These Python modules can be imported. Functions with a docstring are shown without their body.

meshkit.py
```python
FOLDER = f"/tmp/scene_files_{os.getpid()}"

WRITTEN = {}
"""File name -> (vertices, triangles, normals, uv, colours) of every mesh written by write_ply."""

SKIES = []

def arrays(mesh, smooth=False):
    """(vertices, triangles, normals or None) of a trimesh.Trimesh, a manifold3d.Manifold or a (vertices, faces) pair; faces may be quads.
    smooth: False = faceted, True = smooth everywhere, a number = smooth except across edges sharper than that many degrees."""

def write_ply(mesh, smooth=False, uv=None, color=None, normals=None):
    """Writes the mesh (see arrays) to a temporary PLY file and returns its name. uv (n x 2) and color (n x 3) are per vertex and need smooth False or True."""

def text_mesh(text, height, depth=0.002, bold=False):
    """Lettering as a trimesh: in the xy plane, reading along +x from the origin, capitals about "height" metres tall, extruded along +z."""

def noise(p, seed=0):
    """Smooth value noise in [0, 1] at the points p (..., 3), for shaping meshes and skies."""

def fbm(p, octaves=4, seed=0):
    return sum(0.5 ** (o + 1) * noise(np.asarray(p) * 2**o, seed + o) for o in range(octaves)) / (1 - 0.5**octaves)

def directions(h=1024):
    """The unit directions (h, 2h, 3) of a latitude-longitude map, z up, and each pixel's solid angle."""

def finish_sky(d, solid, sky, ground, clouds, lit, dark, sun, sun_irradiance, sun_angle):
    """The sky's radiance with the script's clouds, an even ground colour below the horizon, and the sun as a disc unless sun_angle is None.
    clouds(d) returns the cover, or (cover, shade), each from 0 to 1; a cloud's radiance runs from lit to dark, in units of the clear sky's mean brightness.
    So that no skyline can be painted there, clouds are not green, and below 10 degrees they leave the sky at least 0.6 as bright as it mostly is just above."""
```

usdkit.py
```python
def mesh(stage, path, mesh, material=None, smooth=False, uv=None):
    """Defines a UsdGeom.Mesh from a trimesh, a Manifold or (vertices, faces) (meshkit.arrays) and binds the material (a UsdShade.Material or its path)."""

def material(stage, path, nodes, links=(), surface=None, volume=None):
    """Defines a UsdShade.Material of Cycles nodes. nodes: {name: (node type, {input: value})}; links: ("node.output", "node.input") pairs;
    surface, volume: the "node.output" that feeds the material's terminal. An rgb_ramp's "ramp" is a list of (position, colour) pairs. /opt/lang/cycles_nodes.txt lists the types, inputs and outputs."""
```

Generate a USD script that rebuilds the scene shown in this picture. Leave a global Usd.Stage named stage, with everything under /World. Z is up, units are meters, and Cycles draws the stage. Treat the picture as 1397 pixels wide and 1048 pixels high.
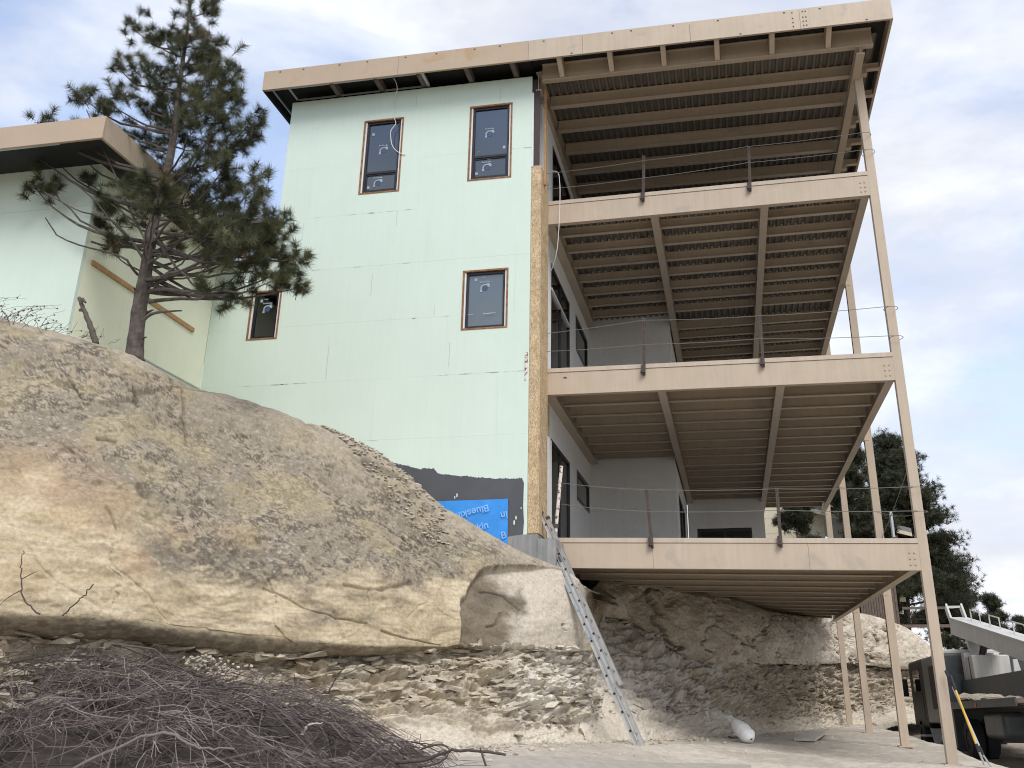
import math, random
import numpy as np, trimesh, usdkit, meshkit
from pxr import Usd, UsdGeom, UsdLux, UsdShade, Gf, Sdf, Vt
from scipy.interpolate import PchipInterpolator
from scipy.spatial import cKDTree
from shapely.geometry import Polygon, box as sbox
random.seed(7)
RNG = np.random.default_rng(7)
stage = Usd.Stage.CreateInMemory()
UsdGeom.Xform.Define(stage, '/World'); UsdGeom.Scope.Define(stage, '/World/Looks')
T = Sdf.ValueTypeNames

# ------------------------------------------------------------------ camera
FPX, YAW, PITCH, ROLL = 1264.219, -.18118, .365956, .001164
CAM = np.array([3.4706, -17.0876, 1.24825]); CX, CY, PW, PH = 757.768, 445.761, 1397, 1048
FW = np.array([math.sin(YAW)*math.cos(PITCH), math.cos(YAW)*math.cos(PITCH), math.sin(PITCH)])
_r0 = np.array([math.cos(YAW), -math.sin(YAW), 0]); _u0 = np.cross(_r0, FW)
RT = math.cos(ROLL)*_r0 + math.sin(ROLL)*_u0; UP = -math.sin(ROLL)*_r0 + math.cos(ROLL)*_u0
cam = UsdGeom.Camera.Define(stage, '/World/camera')
cam.AddTransformOp().Set(Gf.Matrix4d(*RT, 0, *UP, 0, *(-FW), 0, *CAM, 1))
HA = 36.0
cam.CreateHorizontalApertureAttr(HA); cam.CreateVerticalApertureAttr(HA*PH/PW)
cam.CreateFocalLengthAttr(HA*FPX/PW)
cam.CreateHorizontalApertureOffsetAttr(-(CX-PW/2)*HA/PW); cam.CreateVerticalApertureOffsetAttr((CY-PH/2)*HA/PW)
cam.CreateClippingRangeAttr(Gf.Vec2f(.05, 2000)); cam.CreateExposureAttr(EXPOSURE:=0.92)

# ------------------------------------------------------------------ sky and sun
SUN_AZ, SUN_EL = math.radians(150), math.radians(50)          # direction towards the sun: from north (+y) clockwise
usdkit.material(stage, '/World/Looks/sky_look', {
    'tc': ('texture_coordinate', {}),
    'sky': ('sky_texture', {'sky_type': 'single_scattering', 'sun_disc': False, 'sun_elevation': SUN_EL, 'sun_rotation': SUN_AZ, 'aerosol_density': 1.5}),
    'mp': ('mapping', {'scale': (1.0, 1.0, 2.3), 'location': (.35, .1, .0)}),
    'n1': ('noise_texture', {'scale': 1.9, 'detail': 8.0, 'roughness': .53, 'distortion': .35}),
    'n2': ('noise_texture', {'scale': 4.2, 'detail': 6.0, 'roughness': .55}),
    'r1': ('rgb_ramp', {'ramp': [(.36, (.30, .30, .30)), (.46, (.80, .80, .80)), (.57, (1, 1, 1))]}),
    'r2': ('rgb_ramp', {'ramp': [(.30, (5.3, 5.7, 6.8)), (.48, (6.4, 6.6, 7.2)), (.66, (8.6, 8.7, 9.0))]}),
    'sx': ('separate_xyz', {}), 'ad': ('math', {'math_type': 'multiply_add', 'value2': .16}),
    'br': ('mix_color', {'blend_type': 'multiply', 'fac': 1., 'b': (2.3, 2.3, 2.35), 'use_clamp': False}),
    'mx': ('mix_color', {}),
    'bg': ('background_shader', {'strength': .07}),
}, [('tc.generated', 'mp.vector'), ('mp.vector', 'n1.vector'), ('mp.vector', 'n2.vector'), ('tc.generated', 'sx.vector'), ('sx.x', 'ad.value1'), ('n1.fac', 'ad.value3'), ('ad.value', 'r1.fac'), ('n2.fac', 'r2.fac'),
    ('r1.color', 'mx.fac'), ('sky.color', 'br.a'), ('br.result', 'mx.a'), ('r2.color', 'mx.b'), ('mx.result', 'bg.color')], surface='bg.background')
dome = UsdLux.DomeLight.Define(stage, '/World/sky')
UsdShade.MaterialBindingAPI.Apply(dome.GetPrim()).Bind(UsdShade.Material.Get(stage, '/World/Looks/sky_look'))
dome.GetPrim().SetCustomDataByKey('kind', 'structure')
sun = UsdLux.DistantLight.Define(stage, '/World/sun')
sun.CreateNormalizeAttr(True); sun.CreateIntensityAttr(.36); sun.CreateAngleAttr(30.0); sun.CreateColorAttr(Gf.Vec3f(1, .97, .93))
sun.AddRotateXYZOp().Set(Gf.Vec3f(90 - math.degrees(SUN_EL), 0, -math.degrees(SUN_AZ) + 180))

# ------------------------------------------------------------------ helpers
def ray(x, y): return FW + (x-CX)/FPX*RT - (y-CY)/FPX*UP
def at(x, y, X=None, Y=None, Z=None):
    """The point of the plane X=, Y= or Z= that stands where the photograph's pixel (x, y) shows it."""
    d = ray(x, y); t = (Y-CAM[1])/d[1] if Y is not None else (X-CAM[0])/d[0] if X is not None else (Z-CAM[2])/d[2]
    return CAM + t*d
fbm, noise = meshkit.fbm, meshkit.noise
def mat(name, nodes, links, **k): return usdkit.material(stage, '/World/Looks/'+name, nodes, links, **k)
def simple(name, col, rough=.6, metal=0., var=.12, scale=6., bump=.0, bscale=60., spec=.5):
    """Base colour with mild large and small scale variation, roughness variation and a little relief."""
    c = np.array(col)
    n = {'g': ('texture_coordinate', {}), 'n': ('noise_texture', {'scale': scale, 'detail': 6., 'roughness': .6}),
         'r': ('rgb_ramp', {'ramp': [(.25, tuple(c*(1-var))), (.5, tuple(c)), (.75, tuple(np.minimum(c*(1+var), .95)))]}),
         'p': ('principled_bsdf', {'roughness': rough, 'metallic': metal, 'specular_ior_level': spec})}
    l = [('g.object', 'n.vector'), ('n.fac', 'r.fac'), ('r.color', 'p.base_color')]
    if bump:
        n['n2'] = ('noise_texture', {'scale': bscale, 'detail': 4.}); n['b'] = ('bump', {'strength': .6, 'distance': bump})
        l += [('g.object', 'n2.vector'), ('n2.fac', 'b.height'), ('b.normal', 'p.normal')]
    return mat(name, n, l, surface='p.BSDF')
_used = {}
def numbered(path):
    k = _used.get(path, -1) + 1; _used[path] = k
    return path if k == 0 else f'{path}_{k:03d}'
def tag(prim, label=None, cat=None, group=None, kind=None):
    for k, v in (('label', label), ('category', cat), ('group', group), ('kind', kind)):
        if v: prim.SetCustomDataByKey(k, v)
    return prim
def thing(name, label=None, cat=None, loc=(0, 0, 0), rot=None, group=None, kind=None):
    x = UsdGeom.Xform.Define(stage, numbered('/World/'+name)); x.AddTranslateOp().Set(Gf.Vec3d(*map(float, loc)))
    if rot is not None: x.AddRotateXYZOp().Set(Gf.Vec3f(*map(float, rot)))
    return tag(x.GetPrim(), label, cat, group, kind)
def part(parent, name, m, material, smooth=False, col=None, label=None, kind=None, loc=None):
    base = '/World' if parent is None else str(parent.GetPath())
    if isinstance(m, list): m = trimesh.util.concatenate(m)
    if loc is not None: m = m.copy(); m.apply_translation(-np.asarray(loc, float))
    g = usdkit.mesh(stage, numbered(base+'/'+name), m, material, smooth=smooth)
    if col is not None:
        UsdGeom.PrimvarsAPI(g).CreatePrimvar('tint', T.Color3fArray, 'vertex').Set(Vt.Vec3fArray.FromNumpy(np.asarray(col, np.float32)))
    return tag(g.GetPrim(), label, None, None, kind)
def single(name, m, material, label, cat, group=None, kind=None, **k):
    return tag(part(None, name, m, material, **k), label, cat, group, kind)
def bx(x0, x1, y0, y1, z0, z1):
    m = trimesh.creation.box([abs(x1-x0), abs(y1-y0), abs(z1-z0)]); m.apply_translation([(x0+x1)/2, (y0+y1)/2, (z0+z1)/2]); return m
def tube(pts, r, sides=6, cap=True):
    """A tube along pts; r is a radius or one per point."""
    P = np.asarray(pts, float); n = len(P); r = np.broadcast_to(np.asarray(r, float), (n,))
    t = np.gradient(P, axis=0); t /= np.linalg.norm(t, axis=1, keepdims=True)+1e-12
    a = np.cross(t, [0.13, .31, .94]); a /= np.linalg.norm(a, axis=1, keepdims=True)+1e-12; b = np.cross(t, a)
    th = np.arange(sides)*2*math.pi/sides
    v = (P[:, None] + r[:, None, None]*(np.cos(th)[None, :, None]*a[:, None] + np.sin(th)[None, :, None]*b[:, None])).reshape(-1, 3)
    i, j = np.meshgrid(np.arange(n-1), np.arange(sides), indexing='ij'); j2 = (j+1) % sides
    q = np.stack([i*sides+j, i*sides+j2, (i+1)*sides+j2, (i+1)*sides+j], -1).reshape(-1, 4)
    f = np.vstack([q[:, [0, 1, 2]], q[:, [0, 2, 3]]])
    if cap:
        v = np.vstack([v, P[0], P[-1]]); k = np.arange(sides); k2 = (k+1) % sides
        f = np.vstack([f, np.stack([np.full(sides, n*sides), k2, k], 1), np.stack([np.full(sides, n*sides+1), (n-1)*sides+k, (n-1)*sides+k2], 1)])
    return trimesh.Trimesh(v, f, process=False)
def bar(a, b, w, h=None):
    """A rectangular bar from a to b, w wide, h high."""
    a, b = np.asarray(a, float), np.asarray(b, float); h = h or w
    L = np.linalg.norm(b-a); t = (b-a)/L; s = np.cross(t, [0, 0, 1.]) if abs(t[2]) < .99 else np.array([1., 0, 0]); s /= np.linalg.norm(s); u = np.cross(s, t)
    m = trimesh.creation.box([w, L, h]); M = np.eye(4); M[:3, 0], M[:3, 1], M[:3, 2], M[:3, 3] = s, t, u, (a+b)/2
    m.apply_transform(M); return m
def prism(pts, y0, y1):
    """A polygon of (x, z) points extruded from y0 to y1."""
    m = trimesh.creation.extrude_polygon(Polygon(pts) if not hasattr(pts, 'exterior') else pts, abs(y1-y0), engine='earcut')
    v = m.vertices.copy(); m.vertices = np.stack([v[:, 0], max(y0, y1)-v[:, 2], v[:, 1]], 1); return m
def ibeam(a, b, z0, z1, w, tf=.016, tw=.012):
    """Horizontal I section along x or y between a and b (x, y)."""
    (xa, ya), (xb, yb) = a, b
    if abs(xb-xa) > abs(yb-ya):
        return [bx(xa, xb, ya-w/2, ya+w/2, z0, z0+tf), bx(xa, xb, ya-tw/2, ya+tw/2, z0+tf, z1-tf), bx(xa, xb, ya-w/2, ya+w/2, z1-tf, z1)]
    return [bx(xa-w/2, xa+w/2, ya, yb, z0, z0+tf), bx(xa-tw/2, xa+tw/2, ya, yb, z0+tf, z1-tf), bx(xa-w/2, xa+w/2, ya, yb, z1-tf, z1)]
def grid_faces(nu, nv):
    i, j = np.meshgrid(np.arange(nu-1), np.arange(nv-1), indexing='ij'); k = i*nv+j
    q = np.stack([k, k+nv, k+nv+1, k+1], -1).reshape(-1, 4)
    return np.vstack([q[:, [0, 1, 2]], q[:, [0, 2, 3]]])
def sstep(x, a, b):
    t = np.clip((x-a)/(b-a), 0, 1); return t*t*(3-2*t)
# ------------------------------------------------------------------ materials
def tinted(name, rough, bump, scale, fine=.25):
    """Colour comes from the mesh's own tint, broken up by fine grain, with relief."""
    return mat(name, {'a': ('attribute', {'attribute': 'tint'}), 'g': ('geometry', {}),
        'n': ('noise_texture', {'scale': scale, 'detail': 8., 'roughness': .68}), 'r': ('rgb_ramp', {'ramp': [(.3, (1-fine,)*3), (.7, (1+fine,)*3)]}),
        'm': ('mix_color', {'blend_type': 'multiply', 'fac': 1., 'use_clamp': False}),
        'n2': ('noise_texture', {'scale': scale*3, 'detail': 6., 'roughness': .65}), 'b': ('bump', {'strength': .8, 'distance': bump}),
        'p': ('principled_bsdf', {'roughness': rough, 'specular_ior_level': .25})},
        [('g.position', 'n.vector'), ('n.fac', 'r.fac'), ('a.color', 'm.a'), ('r.color', 'm.b'), ('m.result', 'p.base_color'),
         ('g.position', 'n2.vector'), ('n2.fac', 'b.height'), ('b.normal', 'p.normal')], surface='p.BSDF')
M_ROCK = tinted('rock', .92, .010, 20., .26); M_SHALE = tinted('shale', .95, .012, 18.); M_DIRT = tinted('dirt', .97, .01, 9., .18)
M_LEAF = mat('needles', {'a': ('attribute', {'attribute': 'tint'}), 'd': ('principled_bsdf', {'roughness': .55, 'specular_ior_level': .3}), 't': ('translucent_bsdf', {}) , 'm': ('mix_closure', {'fac': .22})},
             [('a.color', 'd.base_color'), ('a.color', 't.color'), ('d.BSDF', 'm.closure1'), ('t.BSDF', 'm.closure2')], surface='m.closure')
def streaky(name, col, var=.10, streak=.10, rough=.55, stain=None, sscale=1.2, spec=.4):
    """Painted steel or board: weak blotches, vertical run streaks and a few stains."""
    c = np.array(col)
    n = {'g': ('geometry', {}), 'n': ('noise_texture', {'scale': 1.6, 'detail': 7., 'roughness': .6}),
         'r': ('rgb_ramp', {'ramp': [(.3, tuple(c*(1-var))), (.55, tuple(c)), (.75, tuple(np.minimum(c*(1+var), .92)))]}),
         'mp': ('mapping', {'scale': (9., 9., .5)}), 'v': ('noise_texture', {'scale': 1.6, 'detail': 6., 'roughness': .7}),
         'vr': ('rgb_ramp', {'ramp': [(.35, (1-streak,)*3), (.62, (1., 1., 1.))]}),
         'm': ('mix_color', {'blend_type': 'multiply', 'fac': 1.}), 'p': ('principled_bsdf', {'roughness': rough, 'specular_ior_level': spec})}
    l = [('g.position', 'n.vector'), ('n.fac', 'r.fac'), ('g.position', 'mp.vector'), ('mp.vector', 'v.vector'), ('v.fac', 'vr.fac'), ('r.color', 'm.a'), ('vr.color', 'm.b')]
    src = 'm.result'
    if stain is not None:
        n |= {'s': ('noise_texture', {'scale': sscale, 'detail': 5., 'roughness': .55, 'distortion': .4}), 'sr': ('rgb_ramp', {'ramp': [(.62, (0, 0, 0)), (.72, (.75, .75, .75))]}), 'ms': ('mix_color', {'b': stain})}
        l += [('g.position', 's.vector'), ('s.fac', 'sr.fac'), ('sr.color', 'ms.fac'), ('m.result', 'ms.a')]; src = 'ms.result'
    return mat(name, n, l + [(src, 'p.base_color')], surface='p.BSDF')
M_TAN = streaky('tan_steel', (.495, .405, .31), .07, .09, .5, (.36, .31, .27), 1.7)
M_TANLIP = streaky('tan_edge', (.52, .435, .345), .10, .12, .5, (.36, .31, .27), 1.6)
M_FASCIA = streaky('fascia_tan', (.45, .35, .255), .05, .02, .45, (.40, .25, .12), 1.0)
M_GREEN = streaky('green_board', (.635, .745, .665), .02, .025, .8, None, spec=.2)
M_GREEN2 = streaky('green_board_pale', (.64, .75, .67), .02, .025, .8, None, spec=.2)
M_YELLOW = streaky('yellow_board', (.81, .835, .665), .03, .03, .8, None, spec=.2)
M_GREY = simple('dampproof', (.075, .08, .092), .55, var=.18, scale=2.)
M_CONC = streaky('concrete', (.30, .30, .30), .22, .30, .9, (.17, .17, .18), 2.2)
M_WHITE = streaky('white_board', (.80, .80, .785), .04, .05, .85, None, spec=.2)
M_BLACK = simple('black_frame', (.012, .012, .014), .35, var=.2)
M_DARK = simple('dark_membrane', (.012, .012, .013), .7, var=.3, scale=3.)
M_GALV = simple('galvanized', (.50, .52, .54), .42, .6, .15, 5.)
M_ALU = simple('aluminium', (.45, .445, .43), .5, .4, .12, 7.)
M_WOOD = mat('frame_wood', {'g': ('geometry', {}), 'n': ('noise_texture', {'scale': 14., 'detail': 6., 'roughness': .7}), 'r': ('rgb_ramp', {'ramp': [(.3, (.13, .055, .025)), (.5, (.25, .12, .055)), (.72, (.42, .24, .10))]}), 'p': ('principled_bsdf', {'roughness': .8})},
             [('g.position', 'n.vector'), ('n.fac', 'r.fac'), ('r.color', 'p.base_color')], surface='p.BSDF')
M_LUMBER = simple('lumber', (.42, .25, .12), .8, var=.25, scale=8.)
M_OSB = mat('strand_board', {'g': ('geometry', {}), 'mp': ('mapping', {'scale': (1., 1., .45)}), 'v': ('voronoi_texture', {'scale': 85., 'randomness': 1.}), 'h': ('rgb_to_bw', {}),
             'r': ('rgb_ramp', {'ramp': [(.15, (.36, .25, .13)), (.5, (.56, .42, .25)), (.85, (.70, .56, .37))]}), 'n': ('noise_texture', {'scale': 5., 'detail': 5.}), 'r2': ('rgb_ramp', {'ramp': [(.3, (.72, .7, .68)), (.65, (1., 1., 1.))]}),
             'm': ('mix_color', {'blend_type': 'multiply', 'fac': 1.}), 'p': ('principled_bsdf', {'roughness': .8})},
             [('g.position', 'mp.vector'), ('mp.vector', 'v.vector'), ('v.color', 'h.color'), ('h.val', 'r.fac'), ('g.position', 'n.vector'), ('n.fac', 'r2.fac'), ('r.color', 'm.a'), ('r2.color', 'm.b'), ('m.result', 'p.base_color')], surface='p.BSDF')
def pane(name, tint, refl=1.0, rough=.03):
    """Window glass: mostly clear, reflecting by fresnel."""
    return mat(name, {'f': ('fresnel', {'IOR': 2.1}), 't': ('transparent_bsdf', {'color': tint}), 'g': ('glossy_bsdf', {'color': (refl,)*3, 'roughness': rough}), 'm': ('mix_closure', {})},
               [('f.fac', 'm.fac'), ('t.BSDF', 'm.closure1'), ('g.BSDF', 'm.closure2')], surface='m.closure')
M_GLASS = pane('window_glass', (.35, .38, .42))
def filmed(name, col):
    """Glass still under its bluish protective film."""
    return mat(name, {'f': ('fresnel', {'IOR': 1.9}), 'd': ('diffuse_bsdf', {'color': col}), 't': ('transparent_bsdf', {'color': (.4, .45, .5)}), 'k': ('mix_closure', {'fac': .35}), 'g': ('glossy_bsdf', {'color': (1, 1, 1), 'roughness': .04}), 'm': ('mix_closure', {})},
               [('d.BSDF', 'k.closure1'), ('t.BSDF', 'k.closure2'), ('f.fac', 'm.fac'), ('k.closure', 'm.closure1'), ('g.BSDF', 'm.closure2')], surface='m.closure')
M_FILM, M_FILM2 = filmed('filmed_glass', (.03, .055, .095)), filmed('filmed_glass_pale', (.135, .19, .24))
M_STICK = simple('sticker_white', (.30, .36, .42), .6)
M_STICKB = simple('sticker_blue', (.045, .075, .17), .6)
M_BLUE = simple('blue_sheet', (.035, .27, .74), .45, var=.12, scale=3., bump=.02, bscale=5.)
M_BLUETXT = simple('sheet_print', (.22, .48, .86), .5)
M_BARK = mat('pine_bark', {'g': ('geometry', {}), 'mp': ('mapping', {'scale': (1., 1., .35)}), 'v': ('voronoi_texture', {'scale': 26., 'randomness': 1.}), 'n': ('noise_texture', {'scale': 9., 'detail': 6.}),
             'r': ('rgb_ramp', {'ramp': [(.05, (.020, .016, .013)), (.35, (.065, .055, .048)), (.7, (.13, .11, .095))]}), 'x': ('math', {'math_type': 'multiply'}), 'b': ('bump', {'strength': .9, 'distance': .02}), 'p': ('principled_bsdf', {'roughness': .95})},
             [('g.position', 'mp.vector'), ('mp.vector', 'v.vector'), ('g.position', 'n.vector'), ('v.distance', 'x.value1'), ('n.fac', 'x.value2'), ('n.fac', 'r.fac'), ('r.color', 'p.base_color'), ('v.distance', 'b.height'), ('b.normal', 'p.normal')], surface='p.BSDF')
M_TWIG = mat('twig', {'a': ('attribute', {'attribute': 'tint'}), 'p': ('principled_bsdf', {'roughness': .9})}, [('a.color', 'p.base_color')], surface='p.BSDF')
M_TRUCK = simple('truck_black', (.010, .0105, .012), .55, var=.25, spec=.12)
M_TRUCKG = simple('truck_grey', (.045, .052, .056), .45, var=.3, scale=3.)
M_TRUCKW = streaky('truck_white', (.58, .57, .54), .06, .15, .45)
M_TYRE = simple('tyre', (.02, .02, .021), .85, var=.3)
M_RUST = simple('rusty_steel', (.075, .055, .048), .75, var=.5, scale=18.)
M_WIRE = simple('wire_steel', (.22, .21, .20), .5, .4)
M_WHITEP = mat('peeling_white', {'g': ('geometry', {}), 'n': ('noise_texture', {'scale': 16., 'detail': 4., 'roughness': .5}), 'r': ('rgb_ramp', {'ramp': [(.40, (.22, .09, .05)), (.47, (.68, .66, .62))]}), 'p': ('principled_bsdf', {'roughness': .6})},
               [('g.position', 'n.vector'), ('n.fac', 'r.fac'), ('r.color', 'p.base_color')], surface='p.BSDF')
M_SACK = simple('sack_white', (.72, .72, .72), .6, var=.05)
M_DECK = simple('deck_sheet', (.16, .14, .115), .6, var=.2, scale=2.)
M_CLOS = simple('flute_closure', (.50, .47, .42), .8, var=.3, scale=9.)
M_YEL = simple('yellow_handle', (.60, .37, .06), .5, var=.15)
M_RED = simple('red_lens', (.45, .02, .02), .3)
M_SIDING = simple('beige_siding', (.58, .53, .40), .8, var=.06)
M_ROOFT = simple('roof_shingle', (.20, .20, .20), .9, var=.2, scale=12.)
M_STONE = simple('loose_stone', (.44, .39, .32), .95, var=.3, scale=9., bump=.02, bscale=30.)
M_FENCE = simple('weathered_fence', (.13, .10, .085), .9, var=.3)

# ================================================================== THE ROCK (one world-space sheet of control profiles)
# each column: pixel column x, crest (y, Y), bedding lip (y, Y), bulge of the face, undercut depth, toe (y, Y), wall side depth of the crest
COLS = [ # x, yc, Yc, yl, Yl, bulge, under, yt, Yt
 (-420, 330, -7.0, 815, -10.2, .7, .7, 1010, -10.6),
 (-180, 395, -6.6, 826, -9.0, .6, .7, 1012, -9.6),
 (0, 433, -6.0, 834, -8.0, .55, .7, 1014, -8.5),
 (60, 449, -5.8, 837, -7.75, .5, .7, 1014, -8.2),
 (110, 462, -5.6, 838, -7.5, .5, .7, 1014, -7.9),
 (150, 474, -5.4, 840, -7.25, .5, .7, 1014, -7.6),
 (190, 489, -5.2, 846, -7.0, .5, .7, 1014, -7.3),
 (235, 515, -4.8, 852, -6.7, .5, .65, 1014, -7.0),
 (275, 534, -4.4, 857, -6.4, .5, .65, 1014, -6.7),
 (310, 541, -4.0, 861, -6.15, .5, .6, 1014, -6.4),
 (360, 556, -3.6, 866, -5.75, .4, .6, 1014, -6.1),
 (420, 576, -3.2, 872, -5.3, .38, .5, 1014, -5.6),
 (470, 596, -2.8, 877, -4.9, .35, .5, 1014, -5.3),
 (510, 616, -2.5, 880, -4.5, .32, .45, 1015, -5.0),
 (545, 640, -2.2, 880, -4.1, .30, .4, 1015, -4.8),
 (580, 671, -1.9, 881, -3.65, .28, .35, 1015, -4.5),
 (605, 693, -1.7, 882, -3.28, .26, .3, 1015, -4.3),
 (625, 703, -1.6, 880, -3.02, .22, .28, 1015, -4.2),
 (634, 708, -1.5, 884, -2.95, .20, .2, 1015, -4.1),
 (660, 724, -1.35, 887, -2.72, .14, .14, 1014, -3.8),
 (700, 747, -1.15, 887, -2.3, .12, .12, 1013, -3.4),
 (735, 764, -.95, 888, -1.75, .15, .1, 1012, -2.7),
 (765, 776, -.7, 889, -1.15, .12, .08, 1011, -2.1),
 (790, 792, -.4, 890, -.55, .08, .05, 1011, -1.6),
 (800, 806, .3, 892, .1, .06, .05, 1011, -1.6),
 (806, 806, 1.2, 890, 1.0, .0, .1, 1011, -1.3),
 (812, 800, 2.8, 868, 2.6, .1, .1, 1010, -1.0),
 (822, 790, 3.9, 842, 3.6, .2, .15, 1009, -.7),
 (850, 790, 4.6, 846, 4.1, .3, .2, 1008, 0.1),
 (880, 794, 5.2, 862, 4.6, .4, .2, 1007, .8),
 (915, 802, 5.9, 886, 5.3, .4, .25, 1006, 1.8),
 (950, 808, 6.6, 899, 5.9, .4, .3, 1004, 3.0),
 (1000, 818, 7.5, 904, 6.9, .45, .35, 1001, 4.6),
 (1050, 834, 9.9, 906, 9.0, .5, .35, 999, 7.2),
 (1090, 840, 12.1, 906, 11.2, .5, .4, 996, 9.6),
 (1125, 838, 15.5, 905, 14.6, .5, .5, 992, 13.0),
 (1150, 834, 17.1, 905, 16.2, .5, .5, 989, 14.9),
 (1180, 838, 18.2, 907, 17.3, .5, .6, 987, 15.8),
 (1215, 848, 19.3, 909, 18.4, .5, .6, 984, 16.8),
 (1245, 862, 20.3, 912, 19.4, .5, .6, 981, 17.8),
 (1268, 882, 21.3, 914, 20.4, .4, .6, 979, 18.8),
 (1300, 900, 22.9, 916, 22, .3, .5, 976, 20.5),
 (1420, 905, 26.0, 925, 24.5, .3, .5, 960, 24.0)]
def profile(c):
    x, yc, Yc, yl, Yl, b, un, yt, Yt = c
    cr, lip, toe = at(x, yc, Y=Yc), at(x, yl, Y=Yl), at(x, yt, Y=Yt)
    back = cr + np.array([-.25 if x < 800 else .2, 1.7 if x < 800 else 2.5, -.02 if x < 800 else .05])
    if 560 < x < 800: back = np.array([cr[0]-.05, max(cr[1]+.6, -.3), cr[2]-.10])
    pts = [back, cr]
    for s in (.25, .5, .75):
        y = yc+(yl-yc)*s; Y = Yc+(Yl-Yc)*(1-(1-s)**1.5) - b*math.sin(math.pi*min(s, 1))**.8*.6
        pts.append(at(x, y, Y=Y))
    pts.append(lip)
    und = lip + np.array([0, un, -.27*min(1, max(0, (640-x)/300)) if x < 640 else .04]); pts.append(und)
    s1 = und*.62+toe*.38 + np.array([0, .10, -.05]); s2 = und*.28+toe*.72 + np.array([0, .12, -.08])
    ahead = toe + np.array([0, -.9, -.12])
    return np.array(pts + [s1, s2, toe, ahead])
PROF = np.array([profile(c) for c in COLS]); PX = np.array([c[0] for c in COLS], float)
def sheet(rows, step, nv):
    """Points (nu, nv, 3) of the sheet through the given rows of PROF, its column pixel and row fraction."""
    P = PROF[:, rows]
    d = np.linalg.norm(np.diff(P[:, len(rows)//2], axis=0), axis=1)*.6+np.diff(PX)*.004; u = np.concatenate([[0], np.cumsum(d)])
    nu = int(u[-1]/step); uu = np.linspace(0, u[-1], nu)
    Q = PchipInterpolator(u, P, axis=0)(uu); px = PchipInterpolator(u, PX)(uu)
    k = np.arange(len(rows), dtype=float); vv = np.linspace(0, k[-1], nv)
    S = PchipInterpolator(k, Q, axis=1)(vv)
    return S, px, vv
def normals(S):
    a, b = np.gradient(S, axis=0), np.gradient(S, axis=1); n = np.cross(b, a); return n/(np.linalg.norm(n, axis=-1, keepdims=True)+1e-9)
def lerp(a, b, t): t = np.asarray(t)[..., None]; return a*(1-t)+b*t
def C(*c): return np.array(c, float)

# ---- the sandstone ledge and the boulder band
S, px, vv = sheet([0, 1, 2, 3, 4, 5, 6], .0145, 400)
nu, nv = S.shape[:2]; X = np.broadcast_to(px[:, None], (nu, nv)); V = np.broadcast_to((vv-1)/4, (nu, nv))   # V 0 at the crest, 1 at the lip
N = normals(S); N = N*np.sign((N*(CAM-S)).sum(-1).mean() )
p = S
right = sstep(X, 806, 830); _bw = fbm(p*np.array([1.6, 1.6, 2.2]), 4, 2)-.5
broken = sstep(X+_bw*20-np.interp(V, [-.25, 0, .10, .20, .35, .6, .8, 1, 1.1], [820, 790, 745, 700, 655, 634, 628, 622, 620]), -2.5, 2.5)*(1-sstep(X, 796, 806))
edge = np.clip(np.minimum(V*5+.25, (1.05-V)*6+.2), 0, 1)
warp = (fbm(p*1.1, 3, 11)-.5)[..., None]*np.array([.5, .5, .5])
big = fbm(p*np.array([.55, .55, .8]), 3, 1)-.5
mid = fbm((p+warp)*np.array([1.8, 1.8, 3.2]), 4, 2)-.5
fine = fbm(p*np.array([8, 8, 11.]), 4, 3)-.5
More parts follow.
